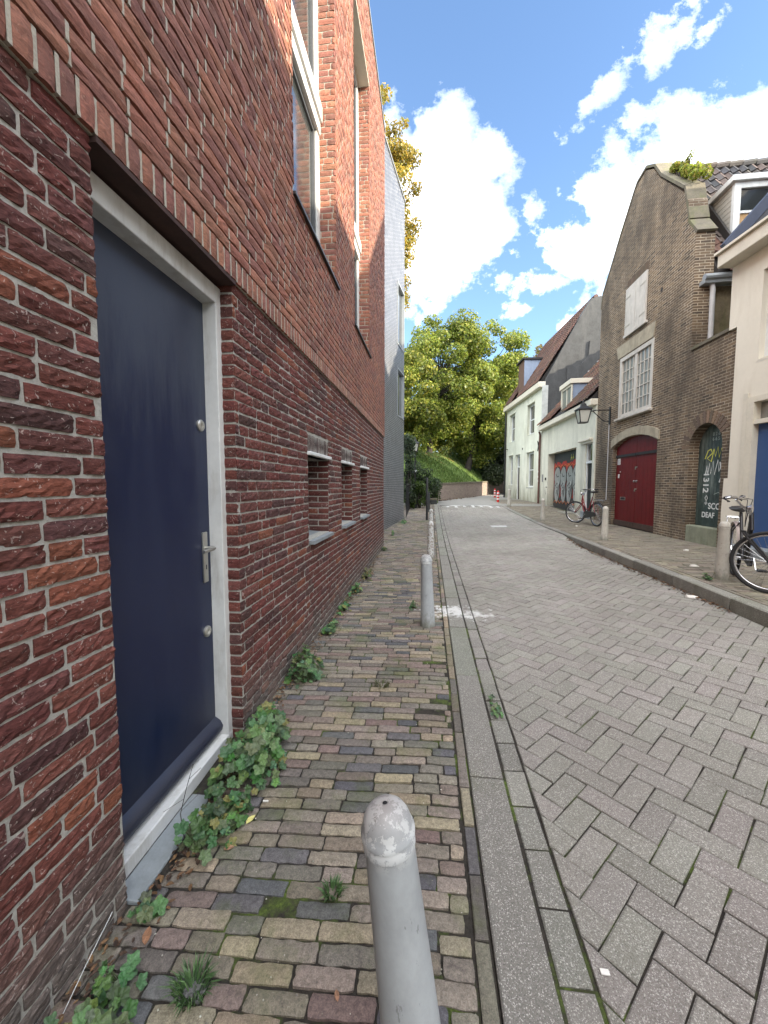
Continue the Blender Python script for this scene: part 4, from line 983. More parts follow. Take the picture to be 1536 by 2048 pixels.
mb.poly([(1.2, 0), (1.2, 9.3), (4.4, 12.6), (7.4, 9.4), (7.4, 0)], 10.2, 14, 'yz'); w_ = mb.build('wall', m_oldbrick, rb, off=(12, 4.4, 0))
mb = MB(); mb.beam((12.1, 1.0, 9.25), (12.1, 4.4, 12.75), 4.1, .12); mb.beam((12.1, 4.4, 12.75), (12.1, 7.6, 9.35), 4.1, .12); mb.build('roof', m_dirt, rb, off=(12, 4.4, 0))

ft = thing('shading_house', 'plain brick house added unseen behind the corner house to block sun', 'building', (11.5, 27.5, 0)); of = (11.5, 27.5, 0)  # hidden house added to keep sun off the far retaining wall and bank
mb = MB(); mb.wall([rect(27.6, 42, 0, 7.2)] + [rect(28.4 + i * 1.9, 29.4 + i * 1.9, z, z + 1.7) for i in range(4) for z in (1.2, 4.3)], 10.0, 10.3); mb.box(10.301, 15, 27.6, 42, 0, 7.2); mb.build('wall', m_oldbrick, ft, off=of)
for i in range(4):
    for z in (1.2, 4.3): window(ft, 28.4 + i * 1.9, 29.4 + i * 1.9, z, z + 1.7, 10.12, 1, 2, .08, off=of)
mb = MB(); mb.poly([(9.8, 7.2), (12.5, 9.9), (15.2, 7.2)], 27.5, 42.1, 'xz'); mb.build('roof', m_tile, ft, off=of)

# ------------------------------------------------------------------ hill with retaining wall
WL = [(.45, 21.0), (.6, 21.3), (2.61, 25.7), (6.82, 36.3), (9.8, 43), (15, 52)]
def hill(x, y):
    d = (x - .55) * -.923 + (y - 21.2) * .385
    for (xa, ya), (xb, yb) in zip(WL[3:], WL[4:]):
        L_ = math.hypot(xb - xa, yb - ya); d2 = ((x - xa) * -(yb - ya) + (y - ya) * (xb - xa)) / L_
        if y > 34: d = max(d, d2) if x > 6 else d
    if d < 0: return 1.45 + d * .02
    return 1.55 + (.66 * d if d < 3.2 else 2.11 + .1 * (d - 3.2)) + .12 * noise.noise(Vector((x * .4, y * .4, 0))) - max(0, 1.2 - d) * .1
def grass_mat():
    m, nt, b = nodes('hill_grass'); t = NT(nt); o = t.tex()
    c = t.ramp(t.noise(o, 14, 6, .75), [(.3, (.045, .085, .012)), (.7, (.11, .17, .03))])
    s = t.n('ShaderNodeSeparateXYZ'); t.l(o, s.inputs[0])
    lf = t.math('ADD', t.math('MULTIPLY', t.noise(o, .8, 7, .75), 1.1), t.math('MULTIPLY', s.outputs[2], .11))
    c = t.mix(t.ramp(lf, [(.93, 0), (1.02, .7)]), c, t.ramp(t.noise(o, 25, 4, .7), [(.35, (.1, .05, .015)), (.7, (.3, .17, .04))]))
    t.l(c, b.inputs['Base Color']); b.inputs['Roughness'].default_value = 1; t.bump(t.noise(o, 30, 4, .7), 1, .05, b); return m
mb = MB(); N = 60
hp = []
for j in range(N):
    for i in range(40):
        f = (j / (N - 1)); s_ = f * (len(WL) - 1); k = min(int(s_), len(WL) - 2); q = s_ - k
        bx = WL[k][0] + (WL[k + 1][0] - WL[k][0]) * q; by = WL[k][1] + (WL[k + 1][1] - WL[k][1]) * q
        t_ = .16 + (i / 39) ** 1.5 * 45; x = bx - t_ * .923; y = by + t_ * .385
        hp.append((x, y, hill(x, y)))
mb.add(hp, [(j * 40 + i, j * 40 + i + 1, (j + 1) * 40 + i + 1, (j + 1) * 40 + i) for j in range(N - 1) for i in range(39)])
xs_ = [.4 - .6 * i for i in range(26)]; ys_ = [19.3 + .5 * j for j in range(60)]
mb.add([(x, y, min(hill(x, y) - .03, .5 + (y - 19.3) * 1.9)) for y in ys_ for x in xs_], [(j * 26 + i, j * 26 + i + 1, (j + 1) * 26 + i + 1, (j + 1) * 26 + i) for j in range(59) for i in range(25)])
tag(mb.build('hill', grass_mat(), smooth=True), 'grassy bank strewn with fallen leaves rising behind the retaining wall', kind='structure')
# grass blades standing on the bank
r7 = random.Random(31); mb = MB()
for i in range(16000):
    t_ = .12 + r7.random() ** 1.3 * 6; f = r7.random() ** .8 * 3.6 + .05; k = min(int(f), 3); q = f - k
    x = WL[k][0] + (WL[k + 1][0] - WL[k][0]) * q - t_ * .923; y = WL[k][1] + (WL[k + 1][1] - WL[k][1]) * q + t_ * .385
    z = hill(x, y); a = r7.uniform(0, PI); h = r7.uniform(.06, .2); w_ = .02; lx = r7.uniform(-.06, .06); c = r7.choice([(.07, .13, .02), (.1, .18, .035), (.13, .18, .035), (.08, .12, .025)])
    mb.add([(x - w_ * math.cos(a), y - w_ * math.sin(a), z - .02), (x + w_ * math.cos(a), y + w_ * math.sin(a), z - .02), (x + lx, y + lx, z + h)], [(0, 1, 2)], 0, c)
m_leaf = attr_mat('leaf', .45, 12, .3, None, 0, 0, trans=.5)
m_leafn = attr_mat('leaf_near', .42, 60, .35, None, 0, .4, trans=.2)
tag(mb.build('grass', m_leaf, recalc=False), 'short green grass growing on the bank above the wall', 'grass', kind='stuff')
mb = MB()
pts = WL
for (a, b), (c, d) in zip(pts, pts[1:]):
    nx, ny = (d - b), -(c - a); L_ = math.hypot(nx, ny); nx /= L_; ny /= L_
    za, zb = 1.42 + .02 * (b - 21), 1.42 + .02 * (d - 21)
    mb.add([(a, b, .3), (c, d, .3), (c, d, zb), (a, b, za), (a - nx * .3, b - ny * .3, .3), (c - nx * .3, d - ny * .3, .3), (c - nx * .3, d - ny * .3, zb), (a - nx * .3, b - ny * .3, za)],
           [(0, 1, 2, 3), (5, 4, 7, 6), (3, 2, 6, 7), (0, 3, 7, 4), (1, 5, 6, 2)], 0)
    mb.add([(p[0] + nx * o, p[1] + ny * o, z + h) for o in (.03, -.33) for p, z in (((a, b), za), ((c, d), zb)) for h in (.002, .09)], [(0, 2, 3, 1), (4, 5, 7, 6), (1, 3, 7, 5), (0, 4, 6, 2), (0, 1, 5, 4), (2, 6, 7, 3)], 1)
m_rw = brick_tex('retaining_brick', (.25, .185, .155), (.22, .165, .14), (.28, .21, .175), (.3, .26, .23), .21, .062, .008, bump=.5, grime=((.2, .17, .13), .4), dark=(.17, .12, .1))
rw = mb.build('retaining_wall', [m_rw, m_coping]); tag(rw, 'long low brown brick retaining wall curving round the foot of the grassy bank', 'wall')

# ------------------------------------------------------------------ foliage
def leaves(name, blobs, n, size, pal, parent, mat=None, seed=1, off=None, shell=.65, squash=.8, up=.35):
    """leaf-sized faces gathered in clumps; blobs = (x, y, z, rx, ry, rz)"""
    import numpy as np
    r = np.random.RandomState(seed)
    w = np.array([b[3] * b[4] * b[5] for b in blobs]) ** .66; w /= w.sum()
    idx = r.choice(len(blobs), n, p=w); B = np.array(blobs)[idx]
    v = r.normal(size=(n, 3)); v /= np.linalg.norm(v, axis=1)[:, None]
    rad = np.where(r.rand(n) < shell, r.uniform(.78, 1.06, n), r.uniform(.2, .9, n))
    C = B[:, :3] + v * rad[:, None] * B[:, 3:6]
    nr = v * .8 + r.normal(size=(n, 3)) * .6; nr[:, 2] += up; nr /= np.linalg.norm(nr, axis=1)[:, None]
    a = np.cross(nr, r.normal(size=(n, 3))); a /= np.linalg.norm(a, axis=1)[:, None] + 1e-9; b = np.cross(nr, a)
    s = size * r.uniform(.6, 1.3, n)[:, None]
    V = np.stack([C - a * s * .5, C + b * s * .34 - a * s * .05 + nr * s * .07, C + a * s * .55, C - b * s * .34 - a * s * .05 + nr * s * .07], 1).reshape(-1, 3)
    if off is not None: V = V - np.array(off)
    me = bpy.data.meshes.new(name); me.vertices.add(4 * n); me.vertices.foreach_set('co', V.ravel())
    me.loops.add(4 * n); me.loops.foreach_set('vertex_index', np.arange(4 * n)); me.polygons.add(n)
    me.polygons.foreach_set('loop_start', np.arange(0, 4 * n, 4)); me.polygons.foreach_set('loop_total', np.full(n, 4))
    P = np.array(pal)[r.randint(0, len(pal), n)] * r.uniform(.75, 1.25, (n, 1)); cb = r.uniform(.8, 1.2, len(blobs))[idx][:, None]; P = P * cb
    me.update(); at = me.color_attributes.new('Col', 'FLOAT_COLOR', 'POINT')
    at.data.foreach_set('color', np.repeat(np.concatenate([P, np.ones((n, 1))], 1), 4, 0).ravel())
    me.materials.append(mat or m_leaf); ob = bpy.data.objects.new(name, me); col.objects.link(ob)
    if parent: ob.parent = parent
    return ob
m_bark = plain('bark', (.028, .023, .018), .95, .35, 5, 1, bdist=.03)
def tree(label, x, y, z, crown, n, size, pal, seed, tr=.22, nb=90, br=(.6, 1.25), name='tree', group=None):
    cx, cy, cz, rx, ry, rz = crown; r = random.Random(seed)
    root = thing(name, label, 'tree', (x, y, z), group=group); off = (x, y, z)
    mb = MB(); top = Vector((cx, cy, cz + rz * .3))
    p0 = Vector((x, y, z - .3)); pts = [p0.lerp(top, f) + Vector((r.uniform(-.15, .15), r.uniform(-.15, .15), 0)) * (f > 0) for f in (0, .12, .3, .5, .75, 1)]
    mb.tube(pts, [tr * 1.4, tr, tr * .85, tr * .6, tr * .35, tr * .1], 9)
    bl = []
    for k in range(nb):
        while True:
            v = Vector((r.uniform(-1, 1), r.uniform(-1, 1), r.uniform(-1, 1)))
            if .35 < v.length < .97: break
        c = Vector((cx + v.x * rx, cy + v.y * ry, cz + v.z * rz)); q = r.uniform(*br)
        bl.append((c.x, c.y, c.z, q, q, q * r.uniform(.6, .85)))
        if k % 2 == 0:
            s_ = pts[2].lerp(pts[5], min(1, max(0, (c.z - pts[2].z) / max(.1, top.z - pts[2].z))) * .8)
            m_ = s_.lerp(c, .5) + Vector((0, 0, .3)); mb.tube([s_, m_, c], [tr * .3, tr * .18, tr * .05], 5)
    mb.build('trunk', m_bark, root, off=off, smooth='auto')
    leaves('crown', bl, n, size, pal, root, seed=seed, off=off)
    return root
G1 = [(.17, .23, .035), (.22, .28, .045), (.12, .17, .025), (.27, .3, .05), (.08, .12, .02), (.31, .31, .06)]
G2 = [(.18, .22, .03), (.24, .26, .04), (.12, .16, .025), (.3, .28, .045), (.09, .12, .02)]
YL = [(.32, .24, .04), (.4, .28, .04), (.24, .22, .04), (.2, .2, .04), (.45, .31, .05)]
tree('tall round green tree on the bank, the one nearest the street lamp', -.1, 30, hill(-.1, 30), (.7, 31, 9.2, 3.8, 3.2, 5.5), 50000, .19, G1, 3)
tree('round green tree on the bank behind the first, leaning towards the white house', 2.9, 31.5, hill(2.9, 31.5), (4.4, 33, 8.8, 3.9, 3.2, 6.0), 50000, .19, G1, 5)
tree('lower yellow green tree beside the tiled building above the ivy', -2.4, 24.5, hill(-2.4, 24.5), (-1.25, 24.5, 6.3, 1.75, 1.8, 3.2), 17000, .17, G2, 8, .14, 26, (.5, .9))
tree('green tree on the bank partly hidden by the corner house', 6.2, 38, hill(6, 38), (7.2, 38, 8.6, 3.7, 3, 5.2), 30000, .22, G1, 12)
tree('bright leafy tree seen low behind the two round trees', 1.4, 44, hill(1.4, 44), (2.4, 45, 7.6, 6.5, 3, 3.6), 16000, .28, G2, 15)
tree('tall thin yellowing tree rising behind the tiled building', -4.6, 24, hill(-4.6, 24), (-2.65, 24, 17.6, 1.75, 2.0, 7.2), 22000, .15, YL, 21, .2, 90, (.3, .7))
tree('pale sparse tree top far behind the red tiled roof', 16.5, 52, 2, (15.6, 52, 17.4, 3.6, 3, 3.2), 5200, .3, [(.2, .17, .06), (.26, .2, .07), (.16, .15, .05)], 24, .3, 34, (.5, 1.1))
# shrubs
DG = [(.03, .05, .022), (.045, .07, .03), (.02, .035, .018), (.06, .09, .04), (.09, .11, .06)]
def shrub(name, label, loc, blobs, n, size, pal, seed, cat='shrub', mat=None):
    root = thing(name, label, cat, loc); r = random.Random(seed); mb = MB()
    for b in blobs[::2]:
        b = Vector(b[:3]); s_ = Vector((loc[0] + (b.x - loc[0]) * .5, loc[1] + (b.y - loc[1]) * .5, loc[2]))
        mb.tube([s_, s_.lerp(b, .5) + Vector((r.uniform(-.1, .1), 0, 0)), b], [.03, .02, .008], 5)
    mb.build('stem', m_bark, root, off=loc); leaves('foliage', blobs, n, size, pal, root, mat, seed, off=loc)
    return root
def blobrun(r, pts, k, rr):
    out = []
    for i in range(k):
        x0, x1, y0, y1, z0, z1 = r.choice(pts); q = r.uniform(*rr)
        out.append((r.uniform(x0, x1), r.uniform(y0, y1), r.uniform(z0, z1), q, q, q))
    return out
r8 = random.Random(77)
shrub('shrub', 'dark spiky evergreen shrub behind the corner of the white house', (6.2, 33, 2), blobrun(r8, [(4.9, 7.2, 31, 35, 2, 4.0), (4.6, 6.2, 30, 33, 1.9, 2.8)], 30, (.35, .7)), 11000, .15, [(.03, .045, .022), (.05, .07, .03), (.035, .05, .022)], 5)
shrub('hedge', 'low dark hedge along the top of the bank between the tree trunks', (2, 34, 4), blobrun(r8, [(-4, 8, 36, 38, 3.6, 4.6)], 40, (.4, .7)), 9000, .2, G1, 6, 'hedge')
shrub('ivy', 'tall dark ivy column climbing beside the tiled building', (-.95, 16.4, .35), blobrun(r8, [(-1.05, -.8, 16.2, 16.8, .8, 3.4)], 22, (.16, .3)), 3600, .085, DG, 7, 'ivy')
shrub('ivy', 'thick ivy bush sloping down to the retaining wall behind the lamp post', (-.3, 18.2, .45), blobrun(r8, [(-.95, -.5, 17.2, 18.2, .8, 2.5), (-.7, -.1, 17.6, 18.6, .8, 2.0), (-.3, .22, 18.6, 19.6, .8, 1.65), (-.2, .3, 19, 20.6, .9, 1.6)], 60, (.2, .36)), 12500, .085, DG + [(.05, .09, .02), (.07, .12, .03)], 8, 'ivy')
shrub('shrub', 'bright green bush at the foot of the ivy beside the pavement end', (-.55, 16.9, .4), blobrun(r8, [(-.9, -.2, 16.7, 17.3, .5, 1.5)], 22, (.15, .28)), 4200, .075, [(.06, .1, .02), (.09, .14, .03), (.05, .08, .02)], 9)
# fence at the end of the tiled building
fe = thing('iron_fence', 'dark green iron fence panel between the tiled building and the ivy', 'fence', (-.86, 15.2, .25)); mb = MB()
for i in range(7): mb.box(-.875, -.86, 14.2 + i * .3, 14.215 + i * .3, .2, 1.45)
mb.build('bar', m_black, fe, off=(-.86, 15.2, .25)); mb = MB(); mb.box(-.885, -.85, 14.1, 16.2, 1.4, 1.45); mb.build('rail', m_black, fe, off=(-.86, 15.2, .25))

# ------------------------------------------------------------------ bollards, posts, lamps
def bollard_mat(name, c, chip, cap=False):
    m, nt, b = nodes(name); t = NT(nt); o = t.tex()
    s = t.n('ShaderNodeSeparateXYZ'); t.l(o, s.inputs[0])
    n = t.noise(t.mapping(o, (1, 1, .6)), 14, 7, .7); base = t.ramp(n, [(.35, tuple(x * .82 for x in c)), (.62, c)])
    sc1 = t.noise(t.mapping(o, (1, 1, .35)), 38, 4, .7); base = t.mix(t.ramp(sc1, [(.64, 0), (.67, .5)]), base, (.08, .08, .08))
    pe = t.noise(o, 30, 6, .75); hi = t.ramp(s.outputs[2], [(.60, 0), (.64, 1)]) if cap else t.ramp(n, [(0, 1), (1, 1)])
    k = t.math('MULTIPLY', t.ramp(pe, [(chip, 0), (chip + .02, 1)]), hi); base = t.mix(k, base, (.5, .52, .52) if cap else (.25, .22, .19))
    if cap:
        rd = t.math('ADD', t.math('MULTIPLY', s.outputs[0], s.outputs[0]), t.math('MULTIPLY', s.outputs[1], s.outputs[1])); rr = t.ramp(rd, [(.0001, .9), (.0004, 0)])
        base = t.mix(t.math('MULTIPLY', rr, t.math('MULTIPLY', hi, .6)), base, (.16, .11, .08))
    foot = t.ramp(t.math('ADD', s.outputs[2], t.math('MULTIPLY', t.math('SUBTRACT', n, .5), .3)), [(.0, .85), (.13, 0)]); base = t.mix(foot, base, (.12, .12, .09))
    t.l(base, b.inputs['Base Color']); b.inputs['Roughness'].default_value = .5; t.bump(n, .15, .004, b); return m
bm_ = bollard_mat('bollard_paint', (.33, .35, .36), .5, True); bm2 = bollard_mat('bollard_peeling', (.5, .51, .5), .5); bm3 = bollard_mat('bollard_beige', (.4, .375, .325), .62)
def bollard(x, y, z, label, m, s=1.0):
    root = thing('bollard', label, 'bollard', (x, y, z), group='bollards along the kerbs')
    mb = MB(); mb.lathe([(.078, -.05), (.076, .02), (.072, .03), (.055, .6), (.0545, .635)], 40); mb.build('post', m, root, smooth='auto')
    mb = MB(); mb.lathe([(.054, .622), (.0575, .626), (.0575, .642), (.0545, .646), (.0595, .651), (.0595, .659), (.0565, .664), (.0545, .672), (.0505, .686), (.043, .699), (.032, .709), (.018, .7145), (.006, .7155), (.005, .711), (0, .711)], 40); mb.build('cap', m, root, smooth='auto')
    mb = MB(); mb.lathe([(.005, .716), (0, .7163)], 12); mb.build('hole', m_black, root)
    root.scale = (s, s, s); return root
b1_ = bollard(-.012, .785, zpave(-.01, .8), 'big light grey steel bollard leaning a little, with chipped domed cap', bm_); b1_.rotation_euler = (0, R(-6.4), 0)
b2_ = bollard(-.01, 3.79, zpave(0, 3.8), 'clean light grey bollard beside the white paint splash', bm_); b2_.rotation_euler = (0, R(-1.8), 0)
bollard(.02, 7.35, zpave(0, 7.4), 'scuffed peeling bollard with flaking paint beyond the clean grey one', bm2)
bollard(.035, 10.6, zpave(0, 10.6) - .01, 'white bollard half hidden behind the scuffed peeling one', bm2)
bollard(3.59, 5.15, .24, 'beige bollard in front of the black bicycle and beige house', bm3)
bollard(3.67, 8.56, .24, 'beige bollard standing before the red double doors', bm3)
bollard(3.56, 12.69, zright(0, 12.69), 'greyish bollard in front of the sprayed garage door', bm3)
bollard(3.54, 17.85, zright(0, 17.85), 'pale bollard in front of the two storey white house', bm3, 1.1)
m_rd = plain('post_red', (.45, .02, .015), .5); 
def rwpost(x, y, z, label):
    root = thing('marker_post', label, 'post', (x, y, z), group='red and white posts at the bend')
    mb = MB(); mb.lathe([(.06, -.02), (.06, .52), (.045, .57), (0, .58)], 18); mb.build('post', m_rd, root, smooth='auto')
    for k in range(3):
        mb = MB(); z0 = .12 + k * .15; mb.lathe([(.0605, z0), (.0615, z0 + .001), (.0615, z0 + .065), (.0605, z0 + .066)], 18); mb.build('band', m_white, root)
rwpost(3.42, 20.0, zright(0, 20), 'red and white striped post nearer of the two at the bend')
rwpost(4.14, 25.4, zright(0, 25.4), 'red and white striped post farther of the two at the bend')
mb = MB(); mb.tube([(-.1, 13.5, .1), (-.1, 13.5, 1.62), (-.1, 13.5, 1.66)], [.04, .04, .02], 14); tag(mb.build('black_post', m_black, smooth='auto'), 'taller slim black post behind the scuffed peeling bollard', 'post')
mb = MB(); mb.tube([(-.03, 15.6, .2), (-.03, 15.6, 1.1), (-.03, 15.6, 1.13)], [.035, .035, .02], 14); tag(mb.build('black_post', m_black, smooth='auto'), 'shorter slim black post just before the stone block', 'post')
mb = MB(); mb.box(.03, .34, 18.5, 19.3, .35, .68, bev=.01); blk_ = mb.build('stone_block', plain('block_dark', (.03, .032, .03), .7, .2, 6)); tag(blk_, 'dark square block with pale top where the low kerb ends at the ivy', 'block')
mb = MB(); mb.box(.015, .355, 18.48, 19.32, .681, .76, bev=.01); mb.build('cap', m_coping, blk_)
m_lampglass = plain('lamp_glass', (.5, .5, .44), .2, .05, 5, spec=.8)
def lantern(root, x, y, z, s, off):
    """four sided tapering lantern, bottom at z"""
    def ring(w, h): return [(x + i * w * s, y + j * w * s, z + h * s) for i, j in ((-1, -1), (1, -1), (1, 1), (-1, 1))]
    mb = MB(); lo, hi = ring(.1, 0), ring(.16, .36)
    mb.add(lo + hi, [(0, 1, 5, 4), (1, 2, 6, 5), (2, 3, 7, 6), (3, 0, 4, 7), (3, 2, 1, 0)]); mb.build('lantern_glass', m_lampglass, root, off=off)
    mb = MB(); lo2, hi2 = ring(.102, 0), ring(.162, .36)
    for i in range(4):
        mb.beam(lo2[i], hi2[i], .02 * s, .02 * s); mb.beam(lo2[i], lo2[(i + 1) % 4], .025 * s, .025 * s); mb.beam(hi2[i], hi2[(i + 1) % 4], .028 * s, .028 * s)
    mb.build('lantern_frame', m_black, root, off=off)
    mb = MB(); a, b, c, d = ring(.2, .37), ring(.19, .39), ring(.07, .48), ring(.055, .55); v = a + b + c + d
    mb.add(v, [(k * 4 + i, k * 4 + (i + 1) % 4, k * 4 + 4 + (i + 1) % 4, k * 4 + 4 + i) for k in range(3) for i in range(4)] + [(3, 2, 1, 0), (12, 13, 14, 15)])
    mb.lathe([(.05 * s, z + .55 * s), (.03 * s, z + .58 * s), (.035 * s, z + .61 * s), (.008 * s, z + .66 * s), (0, z + .7 * s)], 10, at=(x, y, 0)); mb.build('lantern_roof', m_black, root, off=off)
lp = thing('street_lamp', 'old black lantern on a slender post among the ivy', 'lamp', (-.655, 17, .42)); ol = (-.655, 17, .42)
mb = MB(); mb.lathe([(.09, .3), (.09, .9), (.07, .95), (.045, 1.1), (.04, 1.9), (.055, 1.93), (.035, 1.97), (.03, 2.6), (.05, 2.65), (.025, 2.7), (.03, 2.8), (.07, 2.85)], 14, at=(-.655, 17, 0)); mb.build('post', m_black, lp, off=ol, smooth='auto')
mb = MB(); mb.box(-.74, -.57, 16.94, 16.95, 1.98, 2.05); mb.build('plate', m_white, lp, off=ol)
lantern(lp, -.655, 17, 2.87, .92, ol)
wl = thing('wall_lamp', 'black lantern on a bracket from the far end of the brick warehouse', 'lamp', (5.29, 12.3, 3.3)); ow = (5.29, 12.3, 3.3)
lantern(wl, 4.53, 12.3, 3.26, 1.02, ow)
mb = MB(); mb.tube([(5.3, 12.3, 3.62), (4.9, 12.3, 3.62), (4.66, 12.3, 3.58)], .017, 8); mb.tube([(5.29, 12.3, 3.28), (5.12, 12.3, 3.3), (4.98, 12.3, 3.42), (4.8, 12.3, 3.6)], .014, 8); mb.box(5.27, 5.3, 12.26, 12.34, 3.2, 3.7); mb.build('bracket', m_black, wl, off=ow)
mb = MB(); mb.tube([(5.285, 12.32, 3.22), (5.285, 12.33, .95)], .014, 8); mb.build('conduit', m_pipe, wl, off=ow)

# ------------------------------------------------------------------ bicycles
m_tyre = plain('tyre', (.015, .015, .016), .8, .2, 30); m_chrome = plain('chrome', (.55, .55, .56), .25, .05, 20, metal=.9); m_redp = plain('bike_red', (.2, .015, .02), .4); m_blkp = plain('bike_black', (.015, .015, .017), .35); m_saddle = plain('saddle', (.02, .018, .017), .5)
m_pinkish = plain('bike_pale', (.5, .42, .38), .5)
def bicycle(label, rear, ang, steer, frame_m, fender_m, guard=False, seat=0, sw=1):
    """local +x is forward, origin on the ground under the rear hub"""
    root = thing('bicycle', label, 'bicycle', rear, ang, 'bicycles parked on the wide pavement')
    Rw, WB = .335, 1.04
    def wheel(cx, rot=0, piv=None):
        def T(p):
            p = Vector(p)
            if rot and piv:
                q = p - Vector((piv, 0, 0)); p = Matrix.Rotation(rot, 3, 'Z') @ q + Vector((piv, 0, 0))
            return p
        mb = MB(); n = 44; mb.tube([T((cx + math.cos(2 * PI * k / n) * (Rw - .018), 0, Rw + math.sin(2 * PI * k / n) * (Rw - .018))) for k in range(n)], .019, 8, closed=True)
        w_ = mb.build('wheel', m_tyre, root, smooth=True)
        mb = MB(); mb.tube([T((cx + math.cos(2 * PI * k / n) * (Rw - .043), 0, Rw + math.sin(2 * PI * k / n) * (Rw - .043))) for k in range(n)], .011, 6, closed=True); mb.build('rim', m_chrome, w_, smooth=True)
        mb = MB()
        for k in range(28):
            a = 2 * PI * k / 28; b = a + (.35 if k % 2 else -.35); sd = .025 if k % 4 < 2 else -.025
            mb.tube([T((cx + math.cos(b) * .022, sd, Rw + math.sin(b) * .022)), T((cx + math.cos(a) * (Rw - .05), 0, Rw + math.sin(a) * (Rw - .05)))], .0014, 4, cap=False)
        mb.build('spokes', m_chrome, w_)
        mb = MB(); mb.tube([T((cx, -.05, Rw)), T((cx, -.03, Rw)), T((cx, -.029, Rw)), T((cx, .029, Rw)), T((cx, .03, Rw)), T((cx, .05, Rw))], [.012, .012, .03, .03, .012, .012], 12); mb.build('hub', m_chrome, w_, smooth='auto')
    wheel(0)
    hx = WB - .27; rs = steer
    def F(p): q = Vector(p) - Vector((hx + .12, 0, 0)); return Matrix.Rotation(rs, 3, 'Z') @ q + Vector((hx + .12, 0, 0))
    wheel(WB, rs, hx + .12)
    bb = Vector((.46, 0, .3)); hd = Vector((hx, 0, .82)); hl = Vector((hx + .045, 0, .66)); st_ = Vector((.24, 0, .82)); hub = Vector((0, 0, Rw))
    mb = MB()
    mb.tube([hd + Vector((-.01, 0, .03)), hl], .021, 10)
    mb.tube([hl + Vector((-.01, 0, .04)), (.72, 0, .45), (.62, 0, .33), (.52, 0, .29), bb], .019, 10)
    mb.tube([hd, (.66, 0, .58), (.55, 0, .44), (.36, 0, .5)], .014, 8)
    mb.tube([bb, st_], .017, 10)
    for s_ in (-.05, .05): mb.tube([bb + Vector((0, s_ * .5, 0)), hub + Vector((0, s_, 0))], .01, 7); mb.tube([st_ - Vector((0.02, 0, .12)), (.1, s_, .58), hub + Vector((0, s_, 0))], .008, 7)
    mb.build('frame', frame_m, root, smooth='auto')
    mb = MB()
    for s_ in (-.045, .045): mb.tube([F(hl + Vector((0, s_ * .8, -.02))), F((hx + .13, s_, .52)), F((WB - .02, s_, Rw + .03)), F((WB, s_, Rw))], .011, 8)
    mb.tube([F(hl), F(hl + Vector((0, 0, -.02)))], .022, 8); mb.build('fork', frame_m, root, smooth='auto')
    mb = MB(); mb.tube([hd, F((hx - .04, 0, 1.0))], .012, 8); mb.tube([F((hx - .24 * sw, .29, 1.02)), F((hx - .12 * sw, .27, 1.03)), F((hx - .01, .14, 1.03)), F((hx - .02, 0, 1.01)), F((hx - .01, -.14, 1.03)), F((hx - .12 * sw, -.27, 1.03)), F((hx - .24 * sw, -.29, 1.02))], .011, 8); hb = mb.build('handlebar', m_chrome, root, smooth='auto')
    for s_ in (-1, 1):
        mb = MB(); mb.tube([F((hx - .25 * sw, s_ * .292, 1.02)), F((hx - .13 * sw, s_ * .272 if sw == 1 else s_ * .2, 1.03))], .017, 10); mb.build('grip', m_tyre, hb, smooth='auto')
        mb = MB(); mb.tube([F((hx - .1, s_ * .25, 1.02)), F((hx - .14 * sw, s_ * .22, .98)), F((hx - .2 * sw, s_ * .25, .98))], .006, 6); mb.tube([F((hx - .05, s_ * .2, 1.02)), F((hx + .08, s_ * .1, 1.0)), F((hx + .06, s_ * .03, .85)), F((hx + .05, 0, .7))], .004, 6); mb.build('brake_lever', m_tyre, hb)
    mb = MB(); mb.tube([F((hx + .06, 0, .9)), F((hx + .1, 0, .9)), F((hx + .105, 0, .9))], [.03, .045, .04], 14); mb.build('headlight', m_chrome, root, smooth='auto')
    mb = MB(); mb.tube([st_ - Vector((0, 0, .1)), st_ + Vector((-.035, 0, .13 + seat))], .0125, 10); mb.build('seat_post', m_chrome, root)
    mb = MB()
    for i, (x, wd, z) in enumerate([(.06, .06, .985), (.1, .1, .99), (.17, .1, .985), (.24, .055, .98), (.31, .024, .985), (.34, .014, .98)]):
        pass
    S = [(x_, y_, z_ + seat) for x_, y_, z_ in [(.06, .05, .99), (.09, .095, .995), (.15, .1, .985), (.21, .065, .978), (.28, .03, .982), (.34, .022, .985)]]
    vs = []
    for x, wd, z in S:
        for a in range(8): th = 2 * PI * a / 8; vs.append((x, wd * math.cos(th), z - .02 + .026 * math.sin(th) * (1 if math.sin(th) > 0 else 1.3)))
    mb.add(vs, [(i * 8 + a, i * 8 + (a + 1) % 8, (i + 1) * 8 + (a + 1) % 8, (i + 1) * 8 + a) for i in range(5) for a in range(8)] + [tuple(range(8)), tuple(range(40, 48))]); mb.build('saddle', m_saddle, root, smooth='auto')
    def fender(cx, a0, a1, FF, nm):
        mb = MB(); vs = []; n = 18; rr = Rw + .028
        for k in range(n + 1):
            a = R(a0 + (a1 - a0) * k / n)
            for w_, dr in ((-.03, -.012), (-.015, 0), (.015, 0), (.03, -.012)): vs.append(FF((cx + math.cos(a) * (rr + dr), w_, Rw + math.sin(a) * (rr + dr))))
        mb.add(vs, [(k * 4 + i, k * 4 + i + 1, k * 4 + 5 + i, k * 4 + 4 + i) for k in range(n) for i in range(3)]); mb.build(nm, fender_m, root, smooth=True)
    fender(0, 20, 195, lambda p: Vector(p), 'rear_fender')
    if guard: fender(WB, -10, 130, F, 'front_fender')
    mb = MB()
    for s_ in (-.06, .06): mb.tube([(.14, s_ * .5, .74), (-.3, s_, .74)], .006, 6); mb.tube([(-.22, s_, .74), (0, s_, Rw)], .005, 6)
